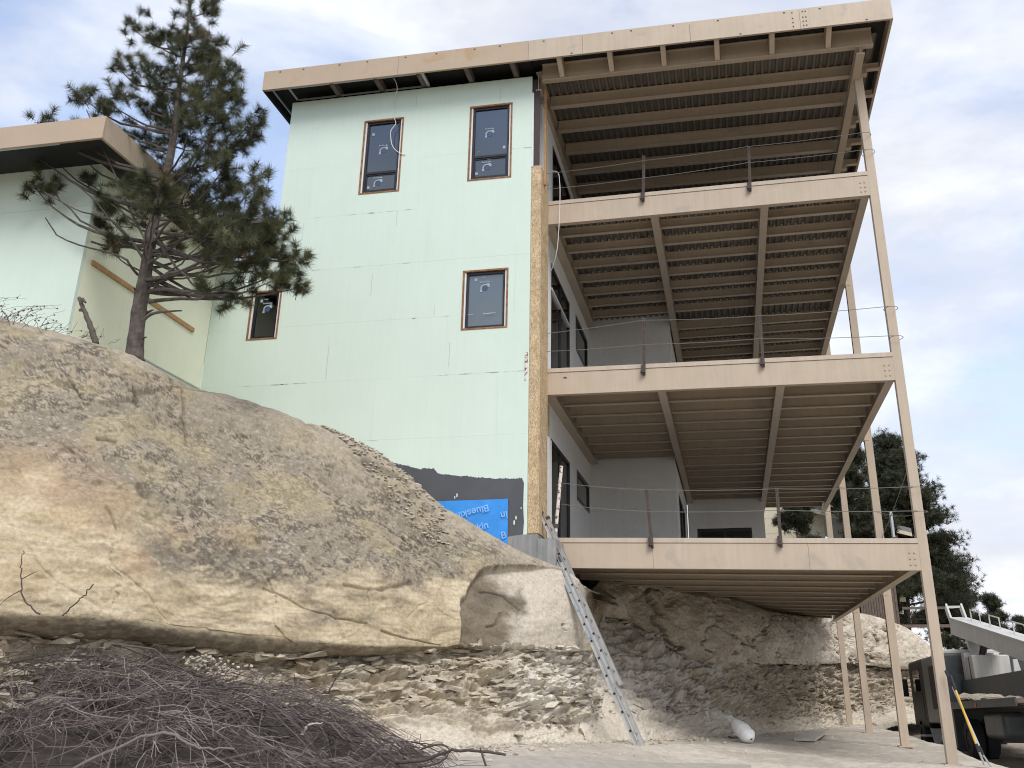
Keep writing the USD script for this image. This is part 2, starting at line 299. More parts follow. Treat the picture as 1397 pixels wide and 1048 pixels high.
bed = fbm(p*np.array([.5, .5, 7.])+warp*3, 4, 4)-.5
pit = np.clip(.34-fbm(p*np.array([5., 5., 7.])+warp*2, 3, 5), 0, 1)
rough = (1-sstep(V, .55, .85))*(1-broken)
D = edge*(.24*big*(1-.6*broken)*(1-.6*sstep(V, .7, 1.)*(1-right)) + .16*mid*(1-.65*broken) + .04*bed*(1-.7*broken)*sstep(V, .5, .8)) + .05*fine*(.35+.65*np.maximum(rough, right*.0))-.10*pit*(1-broken)
# joints between the blocks of the band under the deck, and a few weak ones across the ledge
def joints(seed, n, span, sc):
    r = np.random.default_rng(seed); pts = np.stack([r.uniform(*span, n), r.uniform(-.2, 1.25, n)], 1)*np.array(sc)
    q = np.stack([X+ (mid*70), V + .12*big*2 + .10*mid], -1)*np.array(sc)
    d, i = cKDTree(pts).query(q.reshape(-1, 2), k=2); return (d[:, 1]-d[:, 0]).reshape(nu, nv), i[:, 0].reshape(nu, nv)
g1, i1 = joints(3, 11, (800, 1320), (.013, .75))
hsh = np.random.default_rng(5).uniform(-1, 1, 400)
D -= .13*broken*edge*(1-sstep(X, 690, 780))
D += right*edge*(.10*hsh[i1] - .11*np.exp(-(g1/.018)**2) + .22*np.minimum(g1, .5)-.09*mid+.10*(fbm(p*np.array([1.3, 1.3, .5]), 3, 77)-.5))
g2, i2 = joints(8, 22, (-400, 640), (.009, 1.9))
lf = (1-broken)*(1-right)
D += lf*edge*(.015*hsh[i2] - .02*np.exp(-(g2/.012)**2)*sstep(noise(p*1.3, 9), .5, .7))
# named cracks, holes and scars on the ledge: polylines of (pixel column, face fraction)
def crack(poly, w, depth):
    best = np.full((nu, nv), 9.)
    for (xa, ya), (xb, yb) in zip(poly[:-1], poly[1:]):
        a, b = np.array([xa, ya*380.]), np.array([xb, yb*380.]); qx, qy = X+12*mid, V*380+14*mid
        t = np.clip(((qx-a[0])*(b[0]-a[0])+(qy-a[1])*(b[1]-a[1]))/((b-a)**2).sum(), 0, 1)
        best = np.minimum(best, np.hypot(qx-a[0]-t*(b[0]-a[0]), qy-a[1]-t*(b[1]-a[1]))/w)
    return -depth*np.exp(-best**2)
ck = np.zeros((nu, nv))
for poly, w, dp in (([(95, .17), (115, .22), (150, .22), (188, .18)], 1.6, .08), ([(188, .155), (189, .195)], 2.2, .16), ([(190, .16), (240, .10), (285, .02)], 1.5, .07), ([(232, -.02), (242, .08)], 2.5, .1),
                    ([(255, .10), (258, .24)], 2, .05), ([(360, .79), (430, .85), (500, .87)], .9, .05), ([(135, .36), (156, .355)], 3, .16), ([(145, .60), (152, .62), (160, .68)], 1.2, .05),
                    ([(197, .505), (199, .51)], 8, .22), ([(75, .33), (76, .33)], 4, .15), ([(500, .12), (560, .10)], 4, .14), ([(400, -.05), (425, .04)], 5, .14), ([(535, .35), (600, .45)], 2, .06),
                    ([(660, .47), (690, .44), (715, .56)], 2.5, .06), ([(770, .66), (771, .74)], 2.2, .07), ([(690, .62), (683, .75), (672, .78)], 3, .05),
                    ([(470, .74), (520, .70), (560, .62)], 3, .06), ([(520, .9), (545, .93), (600, .97)], 1.5, .05), ([(455, .84), (470, .97)], 2, .03)):
    ck += crack(poly, w, dp)
ck = np.where(ck < -.08, -.08+(ck+.08)*.35, ck)*.7; D += np.maximum(ck, -.2)
LED = S + N*D[..., None]
# scalloped lower rim of the ledge
# ---- colours of the ledge, from its own zones
n_a = fbm(p*np.array([2.2, 2.2, 3.0]), 5, 21); n_b = fbm(p*np.array([12, 12, 14.]), 4, 22); n_c = fbm(p*np.array([26, 26, 28.]), 3, 23); n_s = fbm(p*np.array([1.2, 1.2, 16.]), 4, 24)
fresh, cream, grey, lich, rust, wet, pale = C(.42, .345, .225), C(.53, .45, .32), C(.225, .195, .148), C(.085, .075, .06), C(.40, .265, .165), C(.21, .175, .13), C(.50, .45, .375)
fl = np.interp(X, [-420, 0, 100, 170, 240, 330, 420, 500, 560, 630], [.50, .50, .55, .66, .76, .82, .82, .74, .66, .5])  # where weathered skin gives way to fresh stone
wz = sstep(V + (n_a-.5)*.55, fl-.10, fl+.10)
skin = lerp(grey, C(.35, .295, .215), sstep(n_a, .38, .66)); skin = lerp(skin, lich, .85*sstep(n_b*.5+n_c*.5+.45*(n_a-.5), .485, .565)); skin = lerp(skin, C(.45, .40, .32), .65*sstep(n_c, .57, .69))
skin = lerp(skin, C(.38, .32, .19), .4*sstep(fbm(p*1.6, 3, 29), .50, .66))
tan = lerp(fresh, cream, sstep(n_a*.5+n_s*.5, .42, .62)); tan = lerp(tan, C(.36, .29, .20), .55*sstep(n_s, .56, .70))
col = lerp(skin, tan, wz)
top = (1-sstep(V+(n_a-.5)*.25, .02, np.interp(X, [0, 200, 320, 480, 640], [.03, .10, .20, .30, .25])))
col = lerp(col, C(.44, .385, .305)*lerp(np.ones(3), np.ones(3)*.8, n_b)[..., :], .7*top)
for cx_, cv, rx, rv, a in ((40, .52, 55, .10, .8), (125, .60, 60, .12, .75), (185, .78, 26, .07, .8), (240, .63, 30, .06, .6), (20, .88, 40, .06, .5), (320, .60, 40, .06, .45), (100, .42, 40, .06, .35)):
    e = ((X-cx_)/rx)**2+((V-cv)/rv)**2; col = lerp(col, rust, .5*a*(1-sstep(e+(n_a-.5)*2.6+(n_b-.5)*1.2, -.3, 1.8)))
e = ((X-320)/110)**2+((V-.70)/.10)**2; col = lerp(col, lich*1.2, .7*(1-sstep(e+(n_b-.5)*3, .3, 1.4))*sstep(n_b, .40, .58))
bk = lerp(C(.135, .112, .082), C(.19, .158, .115), sstep(n_a, .4, .6)); bp = lerp(pale, C(.48, .43, .36), sstep(n_a*.6+n_s*.4, .48, .62))
bcol = lerp(bk, bp, np.maximum(sstep(X+(n_a-.5)*70, 700, 722), 1-sstep(V+(n_a-.5)*.4, .22, .42)))
col = lerp(col, bcol, broken)
rc = lerp(C(.45, .39, .31), C(.56, .50, .41), sstep(n_a, .40, .62)); rc = lerp(rc, C(.25, .21, .165), .25*sstep(n_s*.6+n_b*.4, .52, .66)); rc = lerp(rc, C(.16, .135, .11), .5*np.exp(-(g1/.022)**2))
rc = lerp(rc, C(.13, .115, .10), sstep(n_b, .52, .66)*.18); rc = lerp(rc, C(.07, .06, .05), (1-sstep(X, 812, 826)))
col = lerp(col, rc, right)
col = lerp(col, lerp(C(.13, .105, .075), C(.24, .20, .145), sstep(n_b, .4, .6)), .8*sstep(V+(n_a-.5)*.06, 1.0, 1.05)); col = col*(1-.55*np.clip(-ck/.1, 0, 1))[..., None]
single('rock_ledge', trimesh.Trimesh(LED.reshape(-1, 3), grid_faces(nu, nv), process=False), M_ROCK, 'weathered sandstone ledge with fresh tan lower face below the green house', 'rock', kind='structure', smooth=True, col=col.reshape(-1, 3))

# ---- the crumbling layered bank below the ledge
S2, px2, v2 = sheet([5, 6, 7, 8, 9, 10], .0150, 190)
nu2, nv2 = S2.shape[:2]; X2 = np.broadcast_to(px2[:, None], (nu2, nv2)); V2 = np.broadcast_to(v2/4, (nu2, nv2))
N2 = normals(S2); N2 = N2*np.sign((N2*(CAM-S2)).sum(-1).mean()); p2 = S2
w2 = fbm(p2*np.array([.7, .7, .7]), 3, 31)-.5
wp = (fbm(p2*np.array([1.5, 1.5, 1.5]), 3, 33)-.5)[..., None]*np.array([.3, .3, .05])
lay = np.zeros((nu2, nv2)); shade = np.zeros((nu2, nv2))
for fr, amp, sd, oc in ((np.array([.9, .9, 5.]), .09, 41, 4), (np.array([2.0, 2.0, 11.]), .06, 43, 4), (np.array([5., 5., 24.]), .032, 47, 3)):
    f_ = fbm((p2+wp)*fr, oc, sd); lay += amp*(sstep(f_, .44, .485)+.7*sstep(f_, .53, .57)-.85); ln_ = np.exp(-((f_-.452)/.012)**2)+.8*np.exp(-((f_-.542)/.011)**2)
    lay -= .35*amp*ln_; shade += ln_*(.55+amp*2)
fall = 1-sstep(V2, .62, .9)                                   # beds above, loose scree below
D2 = lay*(.25+.75*fall) + .30*(fbm(p2*.9, 3, 51)-.5) + .07*(fbm(p2*5, 4, 52)-.5)*(1+.6*(1-fall)) + .05*(fbm(p2*20, 3, 53)-.5)
gully = fbm(np.stack([X2*.016, V2*1.2, 0*V2], -1), 4, 54)-.5; D2 += .35*gully*sstep(V2, .2, .5)
D2 *= np.clip(V2*8, .1, 1)*(1-.6*sstep(X2, 795, 808)*(1-sstep(X2, 850, 890)))
BNK = S2 + N2*D2[..., None]
m1 = fbm(p2*1.4, 4, 61); m2 = fbm(p2*np.array([5, 5, 9.]), 4, 62); m3 = fbm(p2*18, 3, 63); m4 = fbm(p2*np.array([3., 3., 1.2])+7, 4, 64)
c2 = lerp(C(.37, .315, .235), C(.54, .485, .39), sstep(m2, .38, .60)); c2 = lerp(c2, C(.45, .36, .23), .35*sstep(m1, .52, .64)*(1-sstep(X2, 620, 720)))
c2 = lerp(c2, C(.66, .62, .55), .85*sstep(m4+.26*np.exp(-((X2-840)/120)**2)+.05*m3, .55, .66)*sstep(X2, 640, 740)*(1-sstep(X2, 960, 1060)))
c2 = lerp(c2, C(.34, .285, .22), .5*sstep(X2+(m1-.5)*300, 990, 1090)); c2 = lerp(c2, C(.36, .30, .23), .5*sstep(m2, .5, .66)*sstep(X2, 960, 1060))
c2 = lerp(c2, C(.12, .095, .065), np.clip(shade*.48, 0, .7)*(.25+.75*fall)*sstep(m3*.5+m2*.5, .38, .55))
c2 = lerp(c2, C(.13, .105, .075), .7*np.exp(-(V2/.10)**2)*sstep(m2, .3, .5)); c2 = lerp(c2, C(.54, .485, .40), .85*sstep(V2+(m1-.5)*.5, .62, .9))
c2 = lerp(c2, C(.24, .18, .11), .7*np.exp(-((X2-870)/22)**2-((V2-.42)/.08)**2*1.0)*sstep(m2, .4, .5))
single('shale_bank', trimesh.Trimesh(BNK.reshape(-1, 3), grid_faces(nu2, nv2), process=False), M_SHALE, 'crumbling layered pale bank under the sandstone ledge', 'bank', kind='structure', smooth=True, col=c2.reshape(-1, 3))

# ---- flakes and slabs of stone standing proud of the bank
rf = np.random.default_rng(88); fl_m, fl_c = [], []
for i in range(7000):
    iu, iv = rf.integers(0, nu2), int(np.clip(rf.beta(1.3, 2.0)*.80*nv2*.8+.07*nv2, 14, nv2-2)); x_ = X2[iu, iv]
    if noise(np.array([p2[iu, iv]*np.array([.9, .9, 4.])]), 91)[0] < .42 or x_ > 1290: continue
    sz = rf.choice([.035, .06, .10, .16], p=[.28, .36, .26, .10]); r_ = rf.normal(size=(9, 3)); r_ /= np.linalg.norm(r_, axis=1, keepdims=True); r_ = np.sign(r_)*abs(r_)**.6
    m = trimesh.convex.convex_hull(r_*sz*np.array([rf.uniform(.8, 1.5), .55, rf.uniform(.16, .34)]))
    tv = S2[min(iu+3, nu2-1), iv]-S2[max(iu-3, 0), iv]; a_ = math.atan2(tv[1], tv[0])+rf.normal(0, .25); m.apply_transform(trimesh.transformations.euler_matrix(rf.normal(0, .12), rf.normal(0, .12), a_)); m.apply_translation(BNK[iu, iv]+N2[iu, iv]*sz*.22)
    fl_m.append(m); fl_c.append(np.tile(c2[iu, iv]*.6+C(.46, .40, .31)*.4*rf.uniform(.7, 1.2), (len(m.vertices), 1)))
single('bank_flakes', fl_m, M_SHALE, 'broken flakes and slabs of stone standing out of the crumbling bank', 'stones', kind='stuff', col=np.vstack(fl_c))

# ---- ground: flat pad under the deck, rising a little to the toe, dropping to the lane on the right, running to the horizon
toe = PROF[:, 9]; toe_tree = cKDTree(toe[:, :2])
def lane(x, y): return -.42*sstep(x, 7.35+.25*noise(np.stack([x*0, y*.8, y*0], -1), 3), 8.6)*(1-sstep(y, 24, 40))*sstep(y, -8, 0)
def ground_z(x, y):
    x, y = np.asarray(x, float), np.asarray(y, float); d, i = toe_tree.query(np.stack([x, y], -1))
    return (toe[i, 2]-.03)*np.exp(-(d/1.9)**2) + lane(x, y)
def relief(x, y):
    q = np.stack([np.asarray(x, float), np.asarray(y, float), 0*np.asarray(x, float)], -1); return .06*(fbm(q*.7, 3, 71)-.5) + .06*(fbm(q*4.5, 4, 72)-.5)
def hit(x, y, t=np.linspace(8, 45, 900)):
    """Where the pixel's ray meets the ground."""
    d = ray(x, y); q = CAM+d*t[:, None]; g_ = ground_z(q[:, 0], q[:, 1])+relief(q[:, 0], q[:, 1]); k = np.argmax(q[:, 2] < g_); return q[k] if k else q[-1]
def axis(a, b, s, far): return np.concatenate([-np.geomspace(far, -a+.5, 14)[:] if a < 0 else [], np.arange(a, b, s), np.geomspace(b+.5, far, 14)])
gx, gy = axis(-9, 14, .07, 900), axis(-12, 20, .07, 900)
GX, GY = np.meshgrid(gx, gy, indexing='ij'); GP = np.stack([GX, GY, 0*GX], -1)
near = (1-sstep(np.hypot(GX-2, GY), 14, 30))
GZ = ground_z(GX, GY) + near*relief(GX, GY)
a1 = fbm(GP*.9, 4, 73); a2 = fbm(GP*6, 4, 74)
gc = lerp(C(.40, .36, .30), C(.50, .455, .39), sstep(a1, .4, .62)); gc = lerp(gc, C(.38, .33, .265), .6*sstep(a2, .55, .7)); gc = lerp(gc, C(.22, .18, .13), .8*sstep(GX, 7.5, 8.6)*near); gc = lerp(gc, C(.20, .17, .12), 1-near)
single('ground', trimesh.Trimesh(np.stack([GX, GY, GZ], -1).reshape(-1, 3), grid_faces(len(gx), len(gy)), process=False), M_DIRT, 'pale dusty bare ground below the cliff', 'ground', kind='structure', smooth=True, col=gc.reshape(-1, 3))
# strip of old asphalt in front
ax = np.linspace(-2.2, 3.6, 60); ay = np.linspace(-8, 0, 30); AX, AY = np.meshgrid(ax, ay, indexing='ij')
edge_a, edge_b = hit(655, 1037), hit(965, 1044); ey = edge_a[1]+(AX-edge_a[0])/(edge_b[0]-edge_a[0])*(edge_b[1]-edge_a[1]); AY = ey-(-AY)*.9
AZ = ground_z(AX, AY)+.028
single('asphalt_lane', trimesh.Trimesh(np.stack([AX, AY, AZ], -1).reshape(-1, 3), grid_faces(60, 30), process=False), simple('asphalt', (.34, .315, .275), .95, var=.2, scale=7., bump=.01), 'worn grey paved strip at the foot of the bank', 'road', kind='structure', smooth=True)
# hilltop behind the cliff
bk_ = PROF[:, 0]; far_ = bk_+np.stack([np.interp(PX, [-420, 800, 1420], [-60, 0, 30]), np.full(len(PX), 160.), np.full(len(PX), 2.)], 1)
HT = np.stack([bk_+np.array([0, -.25, -.12]), bk_*.97+far_*.03, bk_*.7+far_*.3, far_], 1)
single('hilltop', trimesh.Trimesh(HT.reshape(-1, 3), grid_faces(len(PX), 4), process=False), simple('hill_soil', (.30, .26, .19), .95, var=.25, scale=1.5), 'dry hilltop ground behind the house', 'hill', kind='structure', smooth=True)

# ================================================================== THE HOUSE
YW = -.815                                             # face of the green insulated front wall
XL, XR, XWING, ZTOP, ZSTEP = -5.51, -.02, -6.77, 13.37, 9.50
house = thing('house', 'tall flat-roofed house under construction clad in pale green boards', 'house')
WIN = [('W1', -3.755, -2.85, 10.86, 12.685), ('W2', -1.375, -.44, 10.945, 12.765), ('W3', -1.385, -.455, 7.635, 8.905), ('W4', -5.91, -5.235, 7.715, 8.80)]
def rect(x0, x1, z0, z1): return sbox(x0, z0, x1, z1)
outline = rect(XL, XR, 3.0, ZTOP).union(rect(XWING, XL, 3.0, ZSTEP))
holes = None
for _, x0, x1, z0, z1 in WIN: holes = rect(x0, x1, z0, z1) if holes is None else holes.union(rect(x0, x1, z0, z1))
# insulation boards, butted with hairline joints, courses and butt joints as on the wall
rb = np.random.default_rng(12); rows = [2.99, 4.3, 5.52, 6.74, 7.96, 9.18, 10.40, 11.62, 12.84, 13.40]
for k, (za, zb) in enumerate(zip(rows[:-1], rows[1:])):
    xs = [-6.80]; off = [-4.93, -4.32, -5.5, -4.1, -5.2, -4.6, -4.85, -5.4, -4.3][k]; xs += [x for x in np.arange(off, 0, 2.44) if x < -.15] + [.0]
    for xa, xb in zip(xs[:-1], xs[1:]):
        g = rect(xa+.0007, xb-.0007, za+.0007, zb-.0007).intersection(outline).difference(holes)
        for poly in getattr(g, 'geoms', [g]):
            if poly.area > .01:
                dy = rb.uniform(0, .0012); part(house, 'insulation_board', prism(poly, YW+dy, YW+.08), M_GREEN if rb.random() < .6 else M_GREEN2)
part(house, 'wall_core', [bx(XL+.05, -.02, YW+.33, YW+.36, 3, 13.3), bx(XWING, XL, YW+.33, YW+.36, 3, 9.4)][:0] or prism(outline.difference(holes), YW+.085, YW+.30), M_DARK)
# uneven grey dampproof coat and blue sheet
zb = [(-3.6, 5.30), (-3.2, 5.22), (-2.83, 5.13), (-2.4, 5.02), (-2.1, 4.94), (-1.95, 4.94), (-1.80, 4.93), (-1.70, 4.83), (-1.4, 4.79), (-1.0, 4.74), (-.6, 4.70), (-.3, 4.69), (-.12, 4.69), (-.085, 4.60), (-.095, 4.2), (-.075, 3.9), (-.09, 3.69)]
zz_ = np.interp(np.linspace(-3.6, -.125, 150), [q[0] for q in zb[:13]], [q[1] for q in zb[:13]])+np.random.default_rng(2).normal(0, .008, 150)
ed = list(zip(np.linspace(-3.6, -.125, 150), zz_)) + zb[13:] + [(-.09, 3.69), (-3.6, 3.2)]
part(house, 'dampproof_coat', prism(Polygon(ed).buffer(0), YW-.006, YW-.001), M_GREY)
blobs = [prism(Polygon([(x+.02*math.cos(a)*s*(.6+.4*random.random()), z+.05*math.sin(a)*s*(.6+.5*random.random())) for a in np.arange(0, 6.28, .7)]), YW-.012, YW-.006) for x, z, s in ((-1.33, 4.42, .9), (-1.37, 4.38, .7), (-.22, 3.98, .9), (-.25, 3.90, 1.0), (-.13, 4.15, .5))]
part(house, 'foam_fleck', blobs, M_GREEN)
sh = np.array([(x, z) for x in np.linspace(-2.0, -.365, 28) for z in np.linspace(3.1, 4.32, 22)])
shy = YW-.014-.014*fbm(np.stack([sh[:, 0]*3, sh[:, 1]*3, 0*sh[:, 0]], 1), 3, 5)-.05*np.exp(-((sh[:, 0]-.62*(sh[:, 1]-3.4)+.93)/.05)**2)*.5
part(house, 'blue_sheet', trimesh.Trimesh(np.stack([sh[:, 0], shy, sh[:, 1]], 1), grid_faces(28, 22)[:, ::-1], process=False), M_BLUE, True)
def lettering(s, h, x, z, ang, y, flip=False):
    m = meshkit.text_mesh(s, h, .002, True); c = m.bounds.mean(0); m.apply_translation(-c)
    a = math.radians(ang); v = m.vertices.copy(); u, w = v[:, 0].copy(), v[:, 1].copy()
    m.vertices = np.stack([x+u*math.cos(a)-w*math.sin(a), np.full(len(u), y)-v[:, 2], z+u*math.sin(a)+w*math.cos(a)], 1); return m
part(house, 'sheet_lettering', [lettering('Blueskin', .115, -1.02, 4.10, 13+180, YW-.048), lettering('Blueskin', .115, -1.02, 3.80, 13, YW-.048), lettering('in', .115, -.43, 4.03, 193, YW-.048), lettering('B', .115, -.43, 3.68, 13, YW-.048)], M_BLUETXT)
part(house, 'foundation', [bx(-2.2, .18, YW-.004, YW+.5, 2.6, 3.685), bx(.18, .50, YW-.03, YW+.78, 2.4, 3.60)], M_CONC)
# corner: strand board strip, dark membrane above it, bare corner stud
part(house, 'corner_board', bx(-.015, .17, YW+.012, YW+.03, 3.70, 11.17), M_OSB); part(house, 'corner_board', bx(.172, .19, YW+.012, -.02, 3.70, 11.17), M_OSB)
part(house, 'corner_membrane', bx(-.015, .145, YW+.03, YW+.05, 11.17, 13.3), simple('brown_membrane', (.035, .022, .018), .5))
part(house, 'edge_flashing', bx(-.018, .02, YW-.004, YW+.028, 11.15, 12.95), simple('white_flashing', (.70, .70, .72), .4))
part(house, 'corner_stud', bx(.195, .24, YW+.25, YW+.33, 10.85, 13.2), M_LUMBER)
part(house, 'corner_board', bx(.105, .118, -.30, .55, 5.80, 6.42), M_OSB)
part(house, 'nailer', [bx(-.10, -.07, YW-.012, YW, 6.55, 7.05), bx(-.075, -.04, YW-.02, YW, 6.7, 7.1)], M_WHITEP)
sm = np.random.default_rng(21); dash = []
for z0_, xa, xb, n_ in ((10.40, -4.9, -2.6, 9), (7.96, -2.9, -.2, 6), (6.74, -1.8, -.2, 12), (6.74, -6.5, -4.4, 8), (9.18, -5.5, -.5, 5), (5.52, -5, -3, 4), (11.62, -1.2, -.1, 3)):
    for x_ in sm.uniform(xa, xb, n_): L_ = sm.uniform(.03, .22); dash.append(bx(x_, x_+L_, YW-.0025, YW-.0008, z0_-.004+sm.normal(0, .004), z0_+.004))
for x_, za, zb in ((-2.86, 10.05, 10.4), (-4.93, 9.9, 10.3), (-4.1, 6.8, 7.5), (-1.95, 8.0, 8.2), (-2.6, 12.9, 13.2), (-.72, 12.85, 13.15), (-1.6, 6.9, 7.4), (-3.3, 8.5, 9.0), (-5.3, 10.1, 10.12), (-5.35, 10.3, 10.32)): dash.append(bx(x_, x_+(.008 if zb-za > .1 else .2), YW-.0025, YW-.0008, za, zb))
part(house, 'seam_marks', dash, simple('seam_grey', (.44, .49, .455), .9), kind='stuff')
# windows
def window(x0, x1, z0, z1, rail, spots):
    buck = part(house, 'window', [bx(x0, x0+.035, YW-.008, YW+.12, z0, z1), bx(x1-.035, x1, YW-.008, YW+.12, z0, z1), bx(x0+.035, x1-.035, YW-.008, YW+.12, z1-.035, z1), bx(x0+.035, x1-.035, YW-.008, YW+.12, z0, z0+.035)], M_WOOD)
    a, b, c, d = x0+.037, x1-.037, z0+.037, z1-.037
    part(buck, 'flashing', bx(a, a+.03, YW+.012, YW+.10, c, d), M_SACK); part(buck, 'flashing', bx(b-.03, b, YW+.012, YW+.10, c, d), M_SACK)
    a += .032; b -= .032
    fr = [bx(a, a+.045, YW+.035, YW+.10, c, d), bx(b-.045, b, YW+.035, YW+.10, c, d), bx(a+.045, b-.045, YW+.035, YW+.10, d-.05, d), bx(a+.045, b-.045, YW+.035, YW+.10, c, c+.05)]
    if rail: fr += [bx(a+.045, b-.045, YW+.035, YW+.10, rail-.025, rail+.025)]; lo = [bx(a+.047, a+.075, YW+.05, YW+.09, c+.05, rail-.025), bx(b-.075, b-.047, YW+.05, YW+.09, c+.05, rail-.025), bx(a+.075, b-.075, YW+.05, YW+.09, rail-.055, rail-.027), bx(a+.075, b-.075, YW+.05, YW+.09, c+.052, c+.08)]; fr += lo
    part(buck, 'frame', fr, M_BLACK)
    for za, zb in (((c+.05, rail-.027), (rail+.027, d-.052)) if rail else ((c+.05, d-.052),)): part(buck, 'pane', bx(a+.046, b-.046, YW+.068, YW+.076, za, zb), M_FILM2 if abs(z0-7.635) < .01 else M_GLASS if z0 < 7.8 else M_FILM)
    w = []; bl = []
    for kind, x, z in spots:
        y0, y1 = YW+.060, YW+.066
        if kind == 'q': w.append(bx(x-.028, x+.028, y0, y1, z-.033, z+.033))
        if kind == 'b': w.append(bx(x-.04, x+.04, y0, y1, z-.008, z+.008))
        if kind == 's':
            w += [bx(x-.11+i*.026, x-.092+i*.026, y0, y1, z+.115, z+.135+.012*(i % 3 == 0)) for i in range(8)]
            th = np.linspace(math.radians(200), math.radians(60), 18); ring = [(x+.095*math.cos(t), z+.085*math.sin(t)) for t in th] + [(x+.066*math.cos(t), z+.058*math.sin(t)) for t in th[::-1]]
            w += [prism(Polygon(ring), y0, y1), prism([(x+.02, z+.085), (x+.075, z+.10), (x+.105, z+.05), (x+.085, z+.005), (x+.045, z+.035)], y0-.001, y1-.001), prism([(x-.105, z-.085), (x-.055, z-.085), (x-.06, z-.03), (x-.1, z-.03)], y0-.001, y1-.001)]
            bl.append(prism([(x+.055*math.cos(t), z-.01+.05*math.sin(t)) for t in np.linspace(0, 6.2, 20)], y0+.002, y1))
    if w: part(buck, 'sticker', w, M_STICK)
    for q in bl: part(buck, 'sticker_disc', q, M_STICKB)
window(-3.755, -2.85, 10.86, 12.685, 11.38, [('q', -3.55, 12.36), ('s', -3.29, 11.93), ('b', -3.33, 11.33), ('s', -3.36, 11.14), ('q', -3.57, 11.05)])
window(-1.375, -.44, 10.945, 12.765, 11.52, [('q', -.62, 11.72), ('s', -.94, 12.08), ('b', -.94, 11.46), ('s', -.98, 11.27), ('q', -1.20, 11.14)])
window(-1.385, -.455, 7.635, 8.905, None, [('q', -1.13, 8.72), ('b', -.97, 8.76), ('s', -.94, 8.53)])
window(-5.91, -5.235, 7.715, 8.80, None, [('q', -5.70, 8.60), ('b', -5.6, 8.63), ('s', -5.55, 8.41)])
# shell behind: side wall to the decks, stepped-in wall, back walls, floors
def wall_x(x0, x1, ya, yb, za, zb, gaps):
    g = sbox(ya, za, yb, zb)
    for q in gaps: g = g.difference(sbox(*q))
    m = trimesh.creation.extrude_polygon(g, x1-x0, engine='earcut'); v = m.vertices.copy(); m.vertices = np.stack([x0+v[:, 2], v[:, 0], v[:, 1]], 1); return m
DOORS = [(.80, 3.60, 3.1, 5.82), (.80, 7.00, 3.17, 9.70), (.93, 10.82, 3.35, 12.72)]; SW = [(4.1, 5.18, 6.1, 5.90), (4.1, 8.85, 6.05, 9.80)]
part(house, 'side_wall', wall_x(0.02, .10, -.30, 6.5, 3.55, 13.3, [(a, b, c, d) for a, b, c, d in DOORS] + SW), M_WHITE)
part(house, 'side_wall', bx(.10, .13, -.34, .78, 3.62, 5.75), M_WHITE)
part(house, 'side_wall', [bx(.10, 2.28, 6.5, 6.62, 3.55, 6.93), bx(.10, 2.30, 6.5, 6.62, 6.97, 13.2)], M_WHITE)
part(house, 'side_wall', wall_x(2.20, 2.28, 6.63, 12.3, 3.55, 13.2, [(7.4, 3.6, 10.6, 5.9), (7.4, 7.0, 10.6, 9.6)]), M_WHITE)
part(house, 'back_wall', [bx(2.30, 2.56, 12.3, 12.4, 3.55, 6.9), bx(4.22, 4.62, 12.3, 12.4, 3.55, 6.9), bx(2.56, 4.22, 12.3, 12.4, 5.68, 6.9), bx(2.30, 4.62, 12.3, 12.4, 7.0, 13.2)], M_WHITE)
bd = part(house, 'back_door', [bx(2.56, 2.64, 12.31, 12.38, 3.6, 5.68), bx(4.14, 4.22, 12.31, 12.38, 3.6, 5.68), bx(2.64, 4.14, 12.31, 12.38, 5.58, 5.68), bx(3.36, 3.44, 12.31, 12.38, 3.6, 5.58)], M_BLACK); part(bd, 'pane', bx(2.64, 4.14, 12.34, 12.35, 3.6, 5.58), M_GLASS)
def frame_x(name, x, ya, za, yb, zb, w, mull=(), trans=()):
    d = part(house, name, [bx(x, x+.07, ya, ya+w, za, zb), bx(x, x+.07, yb-w, yb, za, zb), bx(x, x+.07, ya+w, yb-w, zb-w, zb), bx(x, x+.07, ya+w, yb-w, za, za+w)] + [bx(x+.004, x+.066, m-w/2, m+w/2, za+w, zb-w) for m in mull] , M_BLACK)
    part(d, 'pane', bx(x+.03, x+.036, ya+w, yb-w, za+w, zb-w), M_GLASS)
    for t in trans: part(d, 'transom', bx(x+.008, x+.085, ya+.01, yb-.01, t-.03, t+.03), M_SACK)
    return d
for k, (a, b, c, d) in enumerate(DOORS): frame_x('patio_door', .035, a, b, c, d, .07, (( a+c)/2,), ((9.1,) if k == 1 else ()))
for a, b, c, d in SW: frame_x('side_window', .035, a, b, c, d, .10, ())
frame_x('patio_door', 2.21, 7.4, 3.6, 10.6, 5.9, .08, (9.0,)); frame_x('patio_door', 2.21, 7.4, 7.0, 10.6, 9.6, .08, (9.0,))
part(house, 'interior', [bx(-6.7, .0, YW+.31, 6.45, z-.12, z) for z in (3.5, 6.9, 10.7)] + [bx(-5.4, 0, 6.40, 6.48, 3.5, 13.2), bx(-6.7, -5.42, 6.40, 6.48, 3.5, 9.4), bx(.02, 2.18, 6.64, 12.2, 6.8, 6.9), bx(.02, 2.18, 12.2, 12.3, 3.5, 13), bx(2.3, 4.6, 15.5, 15.6, 3.5, 6.9)], simple('interior_dark', (.10, .095, .09), .9))
part(house, 'end_wall', [bx(XL, XL+.08, YW+.31, 14, ZSTEP, ZTOP)], M_GREEN); part(house, 'end_wall', bx(XWING, XWING+.08, YW+.31, 9, 3, ZSTEP), M_GREEN)
sc = [];
for y, z in [(a+random.uniform(-.04, .04), b+random.uniform(-.07, .07)) for a in np.arange(.35, 2.2, .3) for b in np.arange(3.8, 6.2, .32)]: sc.append(bx(y-.012, y+.012, 6.492, 6.50, z-.012, z+.012))
